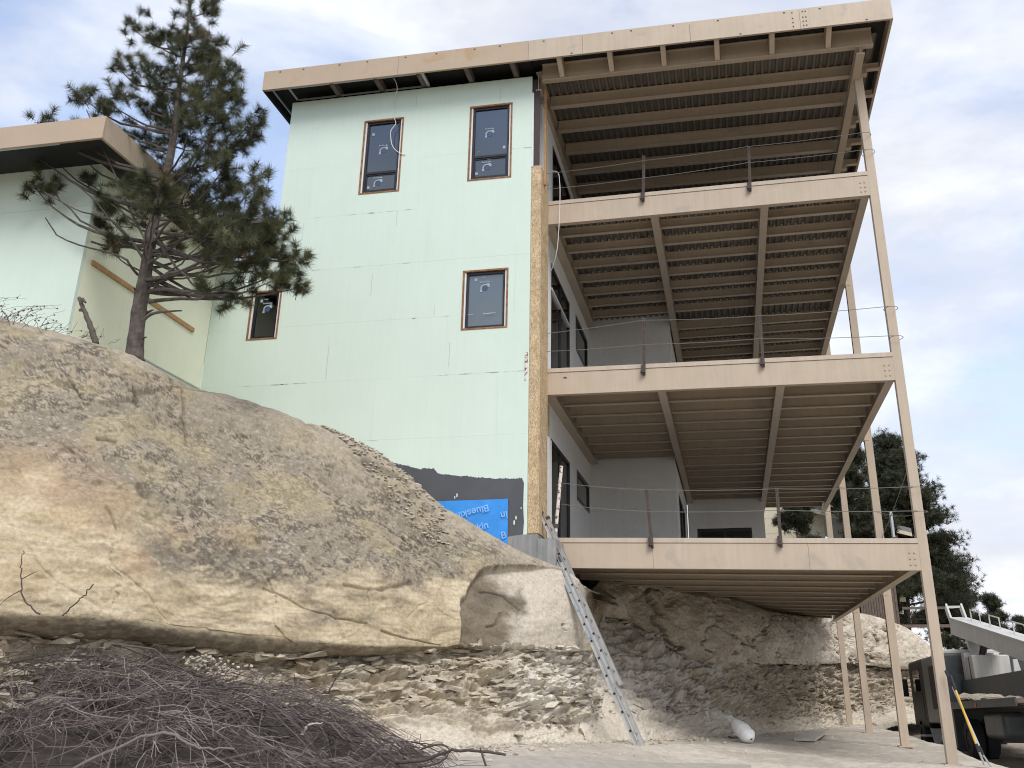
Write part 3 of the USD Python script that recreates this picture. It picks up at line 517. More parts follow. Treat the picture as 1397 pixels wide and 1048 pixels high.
for y, z in [(a, b) for a in np.arange(.5, 2.2, .3) for b in np.arange(8.2, 9.9, .34)]: sc.append(bx(y-.012, y+.012, 6.492, 6.50, z-.012, z+.012))
part(house, 'screw_heads', sc, M_GALV, kind='stuff')
# ---- roof
YF, XRL, XRR, ZF0, ZF1 = -1.36, -5.98, 7.31, 13.39, 13.875
roof = part(house, 'roof', [bx(XRL+.06, XRR-.06, YF+.06, 16, 13.63, 13.86)], M_DARK)
for a, b in zip([XRL, -2.86, .0, 1.16, 3.37, 5.55], [-2.86, .0, 1.16, 3.37, 5.55, XRR]): part(roof, 'fascia_board', bx(a+.003, b-.003, YF, YF+.05, ZF0, ZF1), M_FASCIA if b < 1.1 else M_TAN)
part(roof, 'fascia_board', bx(XRR-.05, XRR, YF+.052, 16, ZF0, ZF1), M_FASCIA); part(roof, 'fascia_board', bx(XRL, XRL+.05, YF+.052, 16, ZF0, ZF1), M_DARK)
rv = np.random.default_rng(4); part(roof, 'screw_heads', [bx(x-.018, x+.018, YF-.006, YF, z-.012, z+.012) for x in np.arange(-5.6, 7.2, .72) for z in (13.43 if rv.random() < .35 else 13.82,) for x in (x+rv.uniform(-.2, .2),)] + [bx(5.55+dx-.012, 5.55+dx+.012, YF-.006, YF, z-.012, z+.012) for dx in (-.14, .06, .12) for z in (13.46, 13.56, 13.66, 13.80)], M_RUST, kind='stuff')
def corrugated(x0, x1, ya, yb, z, pitch=.152, dep=.05):
    n = int((x1-x0)/pitch); pr = []
    for k in range(n):
        a = x0+k*pitch; pr += [(a, z), (a+pitch*.32, z), (a+pitch*.44, z+dep), (a+pitch*.88, z+dep)]
    pr += [(x0+n*pitch, z)]; pr = np.array(pr); v = np.concatenate([np.stack([pr[:, 0], np.full(len(pr), y), pr[:, 1]], 1) for y in (ya, yb)])
    k = np.arange(len(pr)-1); m = len(pr); f = np.vstack([np.stack([k, k+1, k+1+m], 1), np.stack([k, k+1+m, k+m], 1)]); return trimesh.Trimesh(v, f, process=False)
part(roof, 'metal_decking', corrugated(.1, XRR-.08, -.79, 15.8, 13.47), M_DECK)
part(roof, 'eave_membrane', [bx(XRL+.06, -.02, YF+.06, YW+.2, 13.59, 13.61), bx(XRL+.06, XL, YW+.2, 15, 13.59, 13.61)], M_DARK)
RJ = [-.80+.98*k for k in range(13)]
for y in RJ: part(roof, 'roof_joist', ibeam((.20, y), (6.98, y), 13.20, 13.465 if y > -.5 else 13.62, .13), M_TAN)
for y in RJ[1:]: part(roof, 'outrigger', ibeam((6.98, y), (7.24, y), 13.32, 13.46, .10), M_TAN)
for x in (.64, 1.70, 2.80, 3.89, 4.99, 6.10): lk = trimesh.creation.extrude_polygon(Polygon([(YF+.06, 13.40), (-.86, 13.23), (-.86, 13.6), (YF+.06, 13.6)]), .10, engine='earcut'); q = lk.vertices.copy(); lk.vertices = np.stack([x-.05+q[:, 2], q[:, 0], q[:, 1]], 1); part(roof, 'lookout', lk, M_TAN)
for x in (-.37, -1.37, -2.42, -3.39, -4.40): part(roof, 'lookout', bx(x-.05, x+.05, YF+.06, YW+.1, 13.40, 13.58), M_FENCE)
part(roof, 'eave_trim', [bx(XRL+.06, -2.3, YF+.06, YF+.085, 13.40, 13.43), bx(-5.35, -2.3, YW-.03, YW-.005, 13.40, 13.43), bx(-5.40, -5.36, YF+.09, YW-.04, 13.40, 13.43), bx(XRL+.20, XRL+.23, YF+.09, 4, 13.40, 13.43), bx(-2.36, -2.3, YF+.09, YW-.04, 13.40, 13.46)], M_GALV)
for a in (((6.71, -.86), (6.71, 13.9)),): part(roof, 'roof_girder', ibeam(a[0], a[1], 13.02, 13.197, .16) + [bx(6.63, 6.79, -.86, 13.9, 13.0, 13.018)], M_TAN)
part(roof, 'roof_beam', ibeam((.12, -.82), (.12, 6.4), 13.0, 13.465, .12), M_TAN)

# ---- the lower wing on the left
wing = thing('house_wing', 'lower green and yellow clad wing behind the pine tree', 'house')
YN = -4.78
for x0, x1 in ((-15, -11.9), (-11.9, -9.45), (-9.45, XWING)):
    for z0, z1 in ((4, 6.35), (6.35, 8.8), (8.8, 9.60)): part(wing, 'insulation_board', bx(x0+.002, x1-.002, YN+random.uniform(0, .002), YN+.08, z0+.002, z1-.002), M_GREEN2)
for y0, y1 in ((YN+.08, -3.55), (-3.55, -1.6), (-1.6, YW-.003)):
    for z0, z1 in ((4.2, 6.2), (6.2, 8.6), (8.6, 9.60)): part(wing, 'insulation_board', bx(XWING-.08, XWING-random.uniform(0, .0015), y0+.0015, y1-.0015, z0+.0015, z1-.0015), M_YELLOW)
part(wing, 'brace_board', bar(at(126, 358, X=XWING+.02), at(264, 451, X=XWING+.02), .04, .085), M_LUMBER)
part(wing, 'base_flashing', bar(at(190, 486, X=XWING+.015), at(272, 531, X=XWING+.015), .02, .025), M_GALV)
wr = part(wing, 'roof', [bx(-15, -6.12, -5.66, YW-.01, 9.78, 9.86), bx(-15, -6.78, YW-.01, 6, 9.78, 9.86)], M_DARK)
part(wr, 'fascia_board', bx(-15, -6.07, -5.72, -5.67, 9.46, 9.87), M_FASCIA); part(wr, 'fascia_board', bx(-6.12, -6.07, -5.668, YW-.01, 9.46, 9.87), M_TAN)
part(wr, 'soffit', bx(-15, -6.13, -5.66, YW-.01, 9.60, 9.62), M_DARK); part(wr, 'eave_trim', bx(-15, -6.9, -5.66, -5.63, 9.47, 9.50), M_GALV)

# ================================================================== DECKS, COLUMNS, GUARDS
W, HB, LIP = 6.689, .539, .084
LV = [(3.566, .172), (6.966, .06), (10.809, -.06)]
DN = ['lowest', 'middle', 'top']
def tilt(ms, t):
    for m in (ms if isinstance(ms, list) else [ms]):
        v = m.vertices.copy(); v[:, 2] += t*(1-v[:, 0]/W); m.vertices = v
    return ms
FULL = 14.7
for k, (zt, t) in enumerate(LV):
    zb = zt-HB; zd = zb+(.335 if k < 2 else .318)
    dk = thing('balcony_deck', f'{DN[k]} of the three tan steel balcony decks beside the green house', 'balcony', group='stacked steel balcony decks')
    fb = [(0, .995 if k else 2.13), (.995 if k else 2.13, 4.85), (4.85, W)] if k == 0 else [(0, W)]
    for a, b in fb: part(dk, 'front_beam', tilt([bx(a+.002, b-.002, 0, .02, zb+.016, zt-LIP-.008), bx(a+.002, b-.002, -.004, .12, zb, zb+.015)], t), M_TAN)
    part(dk, 'deck_edge', tilt([bx(0, W, -.012, .10, zt-LIP, zt)], t), M_TANLIP)
    ylen = 6.3
    part(dk, 'girder', tilt(ibeam((.20, .125), (.20, ylen), zb+.002, zd-.004, .21), t), M_TAN)
    part(dk, 'girder', tilt(ibeam((W-.09, .125), (W-.09, FULL), zb+.002, zd-.004, .15), t), M_TAN)
    part(dk, 'bolts', tilt([bx(x-.014, x+.014, -.012, -.0005, z-.014, z+.014) for x in (.08, .16, W-.16, W-.08) for z in (zb+.10, zb+.20, zb+.30)], t), M_TAN, kind='stuff')
    if k: 
        for x in (2.40, 4.635): part(dk, 'girder', tilt(ibeam((x, .125), (x, FULL), zb+.002, zd-.004, .155), t), M_TAN)
    ys = ([.60+1.24*i for i in range(12)] if k == 0 else [.28, 1.14, 1.98, 2.82, 3.66, 4.50, 5.34, 6.12] if k == 1 else [.26, .88, 1.70, 2.54, 3.38, 4.20, 4.97, 5.76])
    y2 = ys if k == 0 else ys + [6.98+.85*i for i in range(9)]
    zj = zb+(.085 if k < 2 else .12)
    if k == 0:
        for y in ys: part(dk, 'joist', tilt(ibeam((.32 if y < 6.3 else .32, y), (W-.17, y), zj, zd-.003, .11), t), M_TAN)
    else:
        for xa, xb, yy in ((.31, 2.32, ys), (2.48, 4.555, y2), (4.715, W-.17, y2)):
            for y in yy: part(dk, 'joist', tilt(ibeam((xa, y), (xb, y), zj+(-.05 if abs(y-6.98) < .01 else 0), zd-.003, .10), t), M_TAN)
    part(dk, 'metal_decking', tilt(corrugated(.1, W-.01, .13, FULL, zd), t), M_DECK)
    part(dk, 'deck_board', tilt(bx(.05, W-.01, .13, FULL, zd+.06, zt-.006), t), M_CONC)
    if k:
        cl = []; rr = np.random.default_rng(k)
        for y in (y2 if k == 2 else y2):
            if k == 1 and y < 6: continue
            for i in range(int((W-.3)/.152)):
                x = .1+.152*i+.50*.152
                if x > .35 and rr.random() < (.86 if k == 2 else .7) and (y < 6.3 or x > 2.45): cl.append(bx(x, x+.055, y-.045, y+.03, zd+.004, zd+.046))
        part(dk, 'flute_closure', tilt(cl, t), M_CLOS, kind='stuff')
    if k == 1: part(dk, 'paint_mark', [tilt(bx(.06, .13, -.004, 0.002, 6.73, 6.76), t), tilt(bx(.50, .57, -.004, .002, 6.75, 6.78), t)], M_STICKB)
CY_ = [0, 4.51, 10.09, 14.59]
CW = .165
CLAB = ['front tan steel column, nearest and tallest, reaching the roof', 'second tan steel column back from the front corner', 'third tan steel column back from the front corner', 'rearmost tan steel column of the row']
for k, y in enumerate(CY_):
    zt = 13.05 if k == 0 else 12.95
    c = thing('steel_column', CLAB[k], 'column', (W+CW/2, y+CW/2, 0), group='tan columns carrying the decks')
    part(c, 'shaft', bx(-CW/2, CW/2, -CW/2, CW/2, -.15, zt), M_TAN)
    part(c, 'base_plate', bx(-.14, .14, -.14, .14, .012, .034), M_TAN)
    if k == 0: part(c, 'cap_block', [bx(-.10, .09, -.10, .10, zt+.001, 13.36)], M_TAN)
    else: part(c, 'seat_plate', [bx(-.10, .02, -.09, .09, z, z+.02) for z in (3.0, 6.40, 10.24)], M_TAN)
# guard posts and their wires
def guard(a, b, mtl, label, r=.028, rusty=False):
    a, b = np.array(a), np.array(b); g = thing('guard_post', label, 'post', tuple(b), group='temporary guard posts on the decks')
    part(g, 'upright', [bar(a, b, .012, .055), bar(a+np.array([.026, .02, 0]), b+np.array([.026, .02, 0]), .05, .010)][:2], mtl, loc=b)
    d = (a-b)/np.linalg.norm(a-b); part(g, 'clamp', [bar(b+d*.02, b+d*.20, .07, .03), bar(b+d*.06+np.array([-.05, -.03, 0]), b+d*.06+np.array([.05, -.03, 0]), .02)], M_RUST, loc=b)
    return g
Yg = -.06
def g_at(x, y): return at(x, y, Y=Yg)
guard(g_at(877, 212), g_at(876, 275), M_RUST, 'left guard post on the edge of the top deck')
guard(g_at(1020, 199), g_at(1022, 261), M_RUST, 'right guard post on the edge of the top deck')
guard(g_at(877, 434), g_at(877, 512), M_RUST, 'left guard post on the edge of the middle deck')
guard(g_at(1035, 429), g_at(1040, 501), M_RUST, 'leaning right guard post on the edge of the middle deck')
guard(g_at(880, 667), g_at(888, 748), M_RUST, 'leaning brown guard post left on the lowest deck')
guard(g_at(1058, 666), g_at(1064, 747), M_RUST, 'grey guard post right on the lowest deck')
pa, pb = g_at(766, 636), g_at(757, 738); g = thing('guard_post', 'white peeling guard post leaning by the ladder top', 'post', tuple(pb), group=None)
part(g, 'upright', tube([pa, pb], .033, 10), M_WHITEP, loc=pb); part(g, 'collar', [bar(pa*.74+pb*.26+np.array([-.07, 0, 0]), pa*.74+pb*.26+np.array([.06, 0, 0]), .03), bar(pa*.22+pb*.78, pa*.17+pb*.83, .085)], M_RUST, loc=pb)
for (x0, y0, x1, y1, Y, lab) in ((1196, 459, 1199, 486, 6, 'short dark guard post stub far on the middle deck'), (1227, 698, 1231, 735, 4.2, 'grey guard post far back on the lowest deck')):
    a, b = at(x0, y0, Y=Y), at(x1, y1, Y=Y); a[0] = b[0] = min(a[0], 7.0) ; g = thing('guard_post', lab, 'post', tuple(b)); part(g, 'upright', tube([a, b], .035, 8), M_GALV if Y < 5 else M_RUST, loc=b); part(g, 'foot', bx(b[0]-.06, b[0]+.06, b[1]-.06, b[1]+.06, b[2]-.01, b[2]+.03), M_RUST, loc=b)
def sag(a, b, s, n=14):
    a, b = np.array(a), np.array(b); t = np.linspace(0, 1, n)[:, None]; return a*(1-t)+b*t+np.array([0, 0, -1])*s*4*t*(1-t)
def wire(pix, lab, Y=-.09, s=.02, r=.006):
    P = [at(x, y, Y=Y) for x, y in pix]; m = [tube(sag(a, b, s), r, 5) for a, b in zip(P[:-1], P[1:])]
    e = P[-1]; th = np.linspace(0, 2*math.pi, 12); m.append(tube([e+np.array([CW*.5-.02+.13*math.cos(q), .14+.16*math.sin(q), .01*math.sin(q)]) for q in th], r, 5))
    single('guard_wire', m, M_WIRE, lab, 'wire', 'wires strung between the guard posts')
wire([(735, 238), (880, 219), (1020, 200), (1176, 181)], 'upper guard wire across the top deck'); wire([(735, 259), (877, 243), (1020, 222), (1181, 204)], 'lower guard wire across the top deck')
wire([(735, 456), (876, 437), (1036, 431), (1212, 418)], 'upper guard wire across the middle deck'); wire([(735, 480), (877, 470), (1038, 462), (1219, 458)], 'lower guard wire across the middle deck')
wire([(765, 659), (881, 668), (1058, 667), (1246, 664)], 'upper guard wire across the lowest deck'); wire([(766, 688), (884, 698), (1061, 696), (1252, 697)], 'lower guard wire across the lowest deck')
for (a, b, lab) in (((6.75, .1, 4.9), (6.75, 4.6, 4.1), 'sloping wire along the right side of the lowest deck'), ((6.75, .2, 4.0), (6.75, 4.4, 4.75), 'crossing wire along the right side of the lowest deck')): single('side_wire', tube(sag(a, b, .05), .006, 5), M_WIRE, lab, 'wire')
# hanging white cables
def cable(pts, lab, r=.008):
    P = np.array(pts); t = np.arange(len(P)); q = PchipInterpolator(t, P, axis=0)(np.linspace(0, len(P)-1, 50)); single('loose_cable', tube(q, r, 6), M_SACK, lab, 'cable')
cable([at(x, y, Y=Y) for x, y, Y in ((537, 107, -1.1), (542, 120, -.95), (538, 135, -.84), (537, 158, -.85), (540, 168, -.85), (533, 180, -.87), (534, 195, -.86), (541, 206, -.84), (553, 211, -.83))], 'thin white cable hanging from the eave over a window')
cable([at(x, y, Y=Y) for x, y, Y in ((752, 234, .0), (762, 237, -.06), (764, 262, -.10), (763, 300, -.10), (760, 340, -.03), (752, 369, .2))], 'thin white cable hanging down from the top deck')

# ================================================================== LADDER
top, base = at(738, 707, Y=-.32), at(874, 1020, Y=-1.15)
ax = (top-base)/np.linalg.norm(top-base); LL = np.linalg.norm(top-base)
side = np.array([.12, .99, 0]); side -= ax*(side@ax); side /= np.linalg.norm(side); nrm = np.cross(ax, side)
if nrm @ (CAM-base) < 0: nrm = -nrm
ladder = thing('extension_ladder', 'aluminium extension ladder leaning against the lowest deck corner', 'ladder', tuple(base))
def obox(c, L, w, h):
    m = trimesh.creation.box([w, L, h]); M = np.eye(4); M[:3, 0], M[:3, 1], M[:3, 2], M[:3, 3] = side, ax, nrm, c; m.apply_transform(M); return m
SPN = .40
for sec, (a, b, off, wd) in enumerate(((0, LL*.80, 0, SPN), (LL*.24, LL, .075, SPN-.07))):
    for s in (-1, 1):
        c = base-base*0 + ax*(a+b)/2 + side*s*wd/2 + nrm*off
        r = part(ladder, 'rail', [obox(c-side*s*.012, b-a, .006, .072), obox(c+nrm*.033, b-a, .03, .006), obox(c-nrm*.033, b-a, .03, .006)], M_ALU, loc=base)
        if s < 0: part(r, 'rung_end', [obox(base+ax*(a+.25+i*.305)+side*(s*wd/2-.012)+nrm*off, .03, .014, .03) for i in range(int((b-a-.3)/.305)+1)] if False else [obox(base+ax*(a+.25+i*.305)+side*(s*wd/2+.008)+nrm*off, .034, .012, .034) for i in range(int((b-a-.3)/.305)+1)], M_BLACK, loc=base)
        part(r, 'foot' if sec == 0 else 'end_cap', [obox(base+ax*((a-.01) if sec == 0 else b+.01)+side*s*wd/2+nrm*off, .05, .06, .09)], M_RUST if sec else M_ALU, loc=base)
    for i in range(int((b-a-.3)/.305)+1):
        q = base+ax*(a+.25+i*.305)+nrm*off; part(ladder, 'rung', tube([q-side*(wd/2-.02), q+side*(wd/2-.02)], .016, 6), M_ALU, loc=base)
part(ladder, 'latch', [obox(base+ax*LL*.78+nrm*.04-side*.16, .10, .05, .06)], M_RUST, loc=base)
part(ladder, 'sticker', [obox(base+ax*d-side*(SPN/2+.004), .14, .004, .05) for d in (1.9, 2.4, 2.75)], M_STICK, loc=base)

# ================================================================== PINES
def needle_mesh(bases, dirs, lens, r, per, ln, w, spread=.75):
    """Needles bristling along short shoots: one thin triangle each, with the tint of its clump."""
    n = len(bases); k = np.repeat(np.arange(n), per); t = r.uniform(0, 1, n*per)**.8
    d = dirs[k]; b = bases[k]+d*(lens[k]*t)[:, None]
    q = r.normal(size=(n*per, 3)); q -= d*(q*d).sum(1, keepdims=True); q /= np.linalg.norm(q, axis=1, keepdims=True)
    f = (1-spread*r.uniform(.6, 1.15, n*per))[:, None].clip(.1, 1); o = d*f+q*(1-f*.6); o[:, 2] += .12; o /= np.linalg.norm(o, axis=1, keepdims=True)
    L = (ln*r.uniform(.7, 1.15, n*per))[:, None]; s = np.cross(o, r.normal(size=(n*per, 3))); s /= np.linalg.norm(s, axis=1, keepdims=True)
    v = np.stack([b-s*w, b+s*w, b+o*L], 1).reshape(-1, 3); c = np.repeat(np.arange(n), per*3)
    return v, np.arange(len(v)).reshape(-1, 3), c
def tint_for(n, r, dark=(.034, .042, .020), lite=(.135, .138, .066), brown=.012):
    t = r.uniform(0, 1, n)[:, None]**1.4; c = np.array(dark)*(1-t)+np.array(lite)*t
    b = r.uniform(0, 1, n) < brown; c[b] = np.array([.12, .075, .035]); return c
rt = np.random.default_rng(31)
TY = -5.0; tb = at(184, 492, Y=TY)
pine = thing('pine_tree', 'pine tree with brown trunk growing on the sandstone ledge', 'tree', tuple(tb))
TR = [(183, 497, 13), (186, 455, 11.5), (192, 410, 10.5), (199, 370, 9.5), (205, 330, 8.5), (213, 290, 7.5), (224, 250, 6.8), (233, 210, 6), (239, 170, 5), (244, 125, 4), (250, 80, 3), (257, 30, 2), (261, -5, 1.2)]
TP = np.array([at(x, y, Y=TY+.05*math.sin(y*.02)) for x, y, _ in TR]); TRr = np.array([q[2] for q in TR])*.0105
tq = np.linspace(0, len(TR)-1, 60); TPs = PchipInterpolator(np.arange(len(TR)), TP, axis=0)(tq); Trs = np.interp(tq, np.arange(len(TR)), TRr); Trs[:3] *= [1.2, 1.08, 1.02]
tk = tube(TPs, Trs*(1+rt.uniform(-.06, .06, 60)), 14)
part(pine, 'trunk', tk, M_BARK, True, loc=tb)
TUFT = [(545,45,60),(600,30,40),(385,80,45),(430,110,40),(335,185,40),(480,115,35),(520,110,50),(590,130,50),(620,150,60),(540,170,70),(235,275,50),(320,300,50),(410,215,50),(405,290,60),(480,260,60),(570,200,60),(640,260,60),(620,300,60),(130,355,50),(230,380,50),(90,425,30),(160,460,45),(230,440,50),(100,535,40),(150,545,30),(350,490,60),(390,390,50),(300,335,40),(540,340,60),(580,410,60),(630,440,60),(690,400,60),(720,360,50),(650,340,50),(480,340,60),(330,600,60),(290,640,40),(300,570,35),(190,635,30),(320,705,40),(250,520,20),(420,480,60),(450,420,50),(560,480,50),(600,560,60),(650,540,60),(700,560,50),(740,530,50),(620,620,70),(680,640,60),(740,620,60),(790,640,50),(800,660,40),(560,640,60),(650,700,60),(720,710,60),(760,690,50),(700,760,50),(760,770,50),(830,760,50),(860,740,40),(850,825,40),(790,800,40),(650,860,40),(690,840,40),(610,740,40),(540,600,60),(500,700,40),(580,830,25),(460,540,60),(390,540,50),(510,520,60),(440,600,40),(510,400,60),(470,210,50),(560,270,60),(600,230,50),(510,300,50),(660,210,40),(560,560,50),(640,480,40),(590,680,50),(690,690,40),(450,330,40),(610,360,50),(660,280,45)]
wood = []; sb, sd, sl = [], [], []
tz = TPs[:, 2]
for x, y, rr in TUFT:
    x, y, rr = x/2.096, y/2.096, rr/2.096
    c0 = at(x, y, Y=TY); ax_ = np.array([np.interp(c0[2], tz, TPs[:, 0]), TY]); dx = abs(c0[0]-ax_[0])
    Rz = np.interp(c0[2], [tb[2]+.8, tb[2]+2.2, tb[2]+4, tb[2]+7], [1.6, 1.9, 1.35, .35]); dY = rt.uniform(-1, 1)*math.sqrt(max(Rz**2-dx**2, .05))*.75
    c = at(x, y, Y=TY+dY); hd = math.hypot(c[0]-ax_[0], dY)
    zs = c[2]-(.50*hd+.12); zs = max(zs, tb[2]+1.15+1.1*rt.random()); s0 = np.array([np.interp(zs, tz, TPs[:, 0]), np.interp(zs, tz, TPs[:, 1]), zs])
    m_ = s0*.45+c*.55+np.array([rt.normal(0, .06), rt.normal(0, .06), -.10*hd]); q = PchipInterpolator([0, .5, 1], np.array([s0, m_, c]), axis=0)(np.linspace(0, 1, 9))
    q[1:-1] += rt.normal(0, .012, (7, 3)); wood.append(tube(q, np.linspace(.010+.011*hd, .006, 9), 6))
    R = rr*.0115; out = c-s0; out /= np.linalg.norm(out)+1e-9
    for k in range(max(6, int(rr*.50))):
        b = c + rt.normal(0, .45, 3)*R-out*.05; d = out*.55+rt.normal(0, .55, 3)+np.array([0, 0, .38]); d /= np.linalg.norm(d); L = R*rt.uniform(.45, .95)
        sb.append(b); sd.append(d); sl.append(L); wood.append(tube([b-d*.05, b+d*L], [.006, .004], 4, False))
for pl in (([(205, 397), (225, 395), (255, 398), (285, 396), (330, 400)], .035), ([(203, 412), (240, 408), (272, 408), (280, 402)], .035), ([(196, 437), (212, 427), (230, 425), (248, 424)], .03), ([(198, 428), (204, 425), (209, 423)], .03), ([(192, 462), (200, 460)], .022), ([(188, 375), (175, 357), (150, 345), (110, 335), (75, 318), (62, 297)], .022), ([(196, 355), (180, 330), (150, 300), (115, 290), (60, 262)], .022), ([(200, 330), (170, 270), (140, 200), (118, 150)], .022), ([(195, 342), (160, 310), (120, 265), (85, 240)], .018), ([(186, 398), (182, 392)], .02)):
    pts = np.array([at(x, y, Y=TY-.15*k+.1*rt.normal()) for k, (x, y) in enumerate(pl[0])]); q = PchipInterpolator(np.arange(len(pts)), pts, axis=0)(np.linspace(0, len(pts)-1, 14)); wood.append(tube(q, np.linspace(pl[1], pl[1]*.35, 14), 7))
part(pine, 'branches', wood, M_BARK, kind='stuff', loc=tb)
sb, sd, sl = np.array(sb), np.array(sd), np.array(sl)
v, f, ci = needle_mesh(sb, sd, sl, rt, 175, .160, .0029)
tc = tint_for(len(sb), rt); part(pine, 'needles', trimesh.Trimesh(v, f, process=False), M_LEAF, col=tc[ci], kind='stuff', loc=tb)

def far_pine(name, label, foot, h, R, seed, group=None, n=900, per=26, dense=1., start=.18, lean=0., blunt=.6, dark=(.028, .034, .020), lite=(.085, .092, .050)):
    """A pine some way off: trunk, whorled limbs and clumps of needles in an uneven, gappy crown."""
    r = np.random.default_rng(seed); t = thing(name, label, 'tree', tuple(foot), group=group); foot = np.array(foot)
    k = np.linspace(0, 1, 20); tp = foot+np.stack([lean*k*h+.02*h*np.sin(k*5+seed), .01*h*np.cos(k*4), k*h*.97], 1)
    part(t, 'trunk', tube(tp, .028*h*(1-k*.93)*.62+.01, 9), M_BARK, True, loc=foot)
    nl = int(h*9*dense); limbs, B, Dd, Ln = [], [], [], []
    for i in range(nl):
        s = start+(1-start)*r.uniform(0, 1)**.9; a = r.uniform(0, 2*math.pi); prof = (1-s)**blunt*min(1, (s-start)/.12+.35)
        L = R*prof*r.uniform(.55, 1.12); b = np.array([np.interp(s, k, tp[:, j]) for j in range(3)]); dr = np.array([math.cos(a), math.sin(a), r.uniform(-.05, .45)]); e = b+dr*L+np.array([0, 0, .08*L])
        limbs.append(tube([b, b+dr*L*.5-np.array([0, 0, .05*L]), e], [.008*h*.35+.012*L, .01*L+.006, .006], 4, False))
        m = max(2, int(n/nl*(.4+L/R))); u = r.uniform(.35, 1.05, m)[:, None]; q = b+(e-b)*u+r.normal(0, .10*R, (m, 3))*np.array([1, 1, .6]); B.append(q); Dd.append(dr*.5+r.normal(0, .5, (m, 3))+np.array([0, 0, .45])); Ln.append(r.uniform(.12, .30, m))
    B, Dd, Ln = np.vstack(B), np.vstack(Dd), np.concatenate(Ln); Dd /= np.linalg.norm(Dd, axis=1, keepdims=True)
    part(t, 'limbs', limbs, M_BARK, kind='stuff', loc=foot)
    v, f, ci = needle_mesh(B, Dd, Ln, r, per, .22, .010); part(t, 'needles', trimesh.Trimesh(v, f, process=False), M_LEAF, col=tint_for(len(B), r, dark, lite, .01)[ci], kind='stuff', loc=foot)
    return t
G = 'pines behind the house and truck'
def far_at(x, y, Y): return at(x, y, Y=Y)
def pine_px(label, xf, yf, ytop, Y, Rpx, seed, **k):
    f_, t_ = at(xf, yf, Y=Y), at(xf, ytop, Y=Y); R = np.linalg.norm(at(xf+Rpx, yf, Y=Y)-f_); far_pine('pine_tree', label, f_-np.array([0, 0, .3]), t_[2]-f_[2]+.3, R, seed, G, **k)
pine_px('tall dark pine right of the front column, behind the far rock', 1245, 868, 598, 28, 92, 5, n=13000, start=.05, blunt=.55)
pine_px('pine seen between the second and third columns', 1180, 860, 562, 25.2, 66, 6, n=6500, start=.12, dense=.8)
pine_px('shorter pine above the truck cab', 1305, 900, 725, 34, 58, 7, n=8000, start=.0)
pine_px('small pine at the right edge above the crane boom', 1362, 905, 812, 38, 36, 8, n=2200, start=.0)
pine_px('low pine at the far right edge of the picture', 1400, 910, 845, 42, 34, 11, n=1800, start=.0)
pine_px('small bushy pine seen over the lowest deck', 1094, 775, 672, 22, 34, 9, n=2000, start=.0, blunt=.4)

# ================================================================== NEIGHBOUR'S HOUSE BEHIND
nb = thing('neighbour_house', 'beige neighbouring house with low gable roof seen behind the lowest deck', 'house')
o = at(1040, 780, Y=27); x0 = o[0]
def lap(x0, x1, y, z0, z1, n):
    return [bx(x0, x1, y-.006*(1+i % 2), y+.1, z0+(z1-z0)*i/n+.004, z0+(z1-z0)*(i+1)/n) for i in range(n)]
for m in lap(x0-1.2, x0+2.9, 27, 4.5, 9.3, 14): part(nb, 'siding_board', m, M_SIDING)
for m in lap(x0+2.92, x0+6.2, 28.5, 4.5, 7.4, 8): part(nb, 'siding_board', m, M_SIDING)
nr = part(nb, 'roof', [bar((x0-1.6, 26.3, 9.25), (x0-1.6, 32, 9.35), .3, .1)][:0] or trimesh.Trimesh(*(lambda a: (a.vertices, a.faces))(prism([(x0+2.2, 8.62), (x0+6.5, 7.38), (x0+6.5, 7.56), (x0+2.2, 8.84)], 26.2, 33))), M_ROOFT)
part(nr, 'fascia_board', prism([(x0+2.2, 8.42), (x0+6.5, 7.2), (x0+6.5, 7.36), (x0+2.2, 8.60)], 26.15, 26.25), M_SIDING)
nw = part(nb, 'window', bx(x0+3.2, x0+5.2, 28.44, 28.49, 6.4, 7.2), M_BLACK); part(nb, 'post', bx(x0+5.7, x0+5.95, 26.5, 26.75, 4.5, 7.3), M_SIDING)
for k in range(12):
    a = at(1182+k*4.6, 862, Y=24); single('fence_board', bx(a[0], a[0]+.085, 24, 24.03, 3.2, 4.9+.05*math.sin(k)), M_FENCE, 'weathered grey brown fence board behind the far rock', 'fence board', 'fence boards behind the far rock') if False else None
fn = thing('wood_fence', 'weathered wooden fence behind the far rock', 'fence'); fa = at(1178, 860, Y=24)
for k in range(14): part(fn, 'fence_board', bx(fa[0]+k*.105, fa[0]+k*.105+.09, 24, 24.03, 2.6, 4.95+.03*math.sin(k*2.1)), M_FENCE)
part(fn, 'rail', bx(fa[0], fa[0]+3.6, 24.035, 24.08, 3.3, 3.42), M_FENCE); part(fn, 'rail', bx(fa[0]+1.6, fa[0]+3.6, 23.99, 24.03, 4.0, 4.1), M_FENCE)
lf_ = thing('lattice_fence', 'brown lattice fence behind the crane truck', 'fence'); la = at(1372, 912, Y=24)
for k in range(26): part(lf_, 'slat', bar((la[0]-.9+k*.13, 24, la[2]-1.3), (la[0]-.9+k*.13+(1.2 if k % 2 else -1.2)*.6, 24.02*(1)+.02*(k % 2), la[2]+.1), .03, .012), M_FENCE)

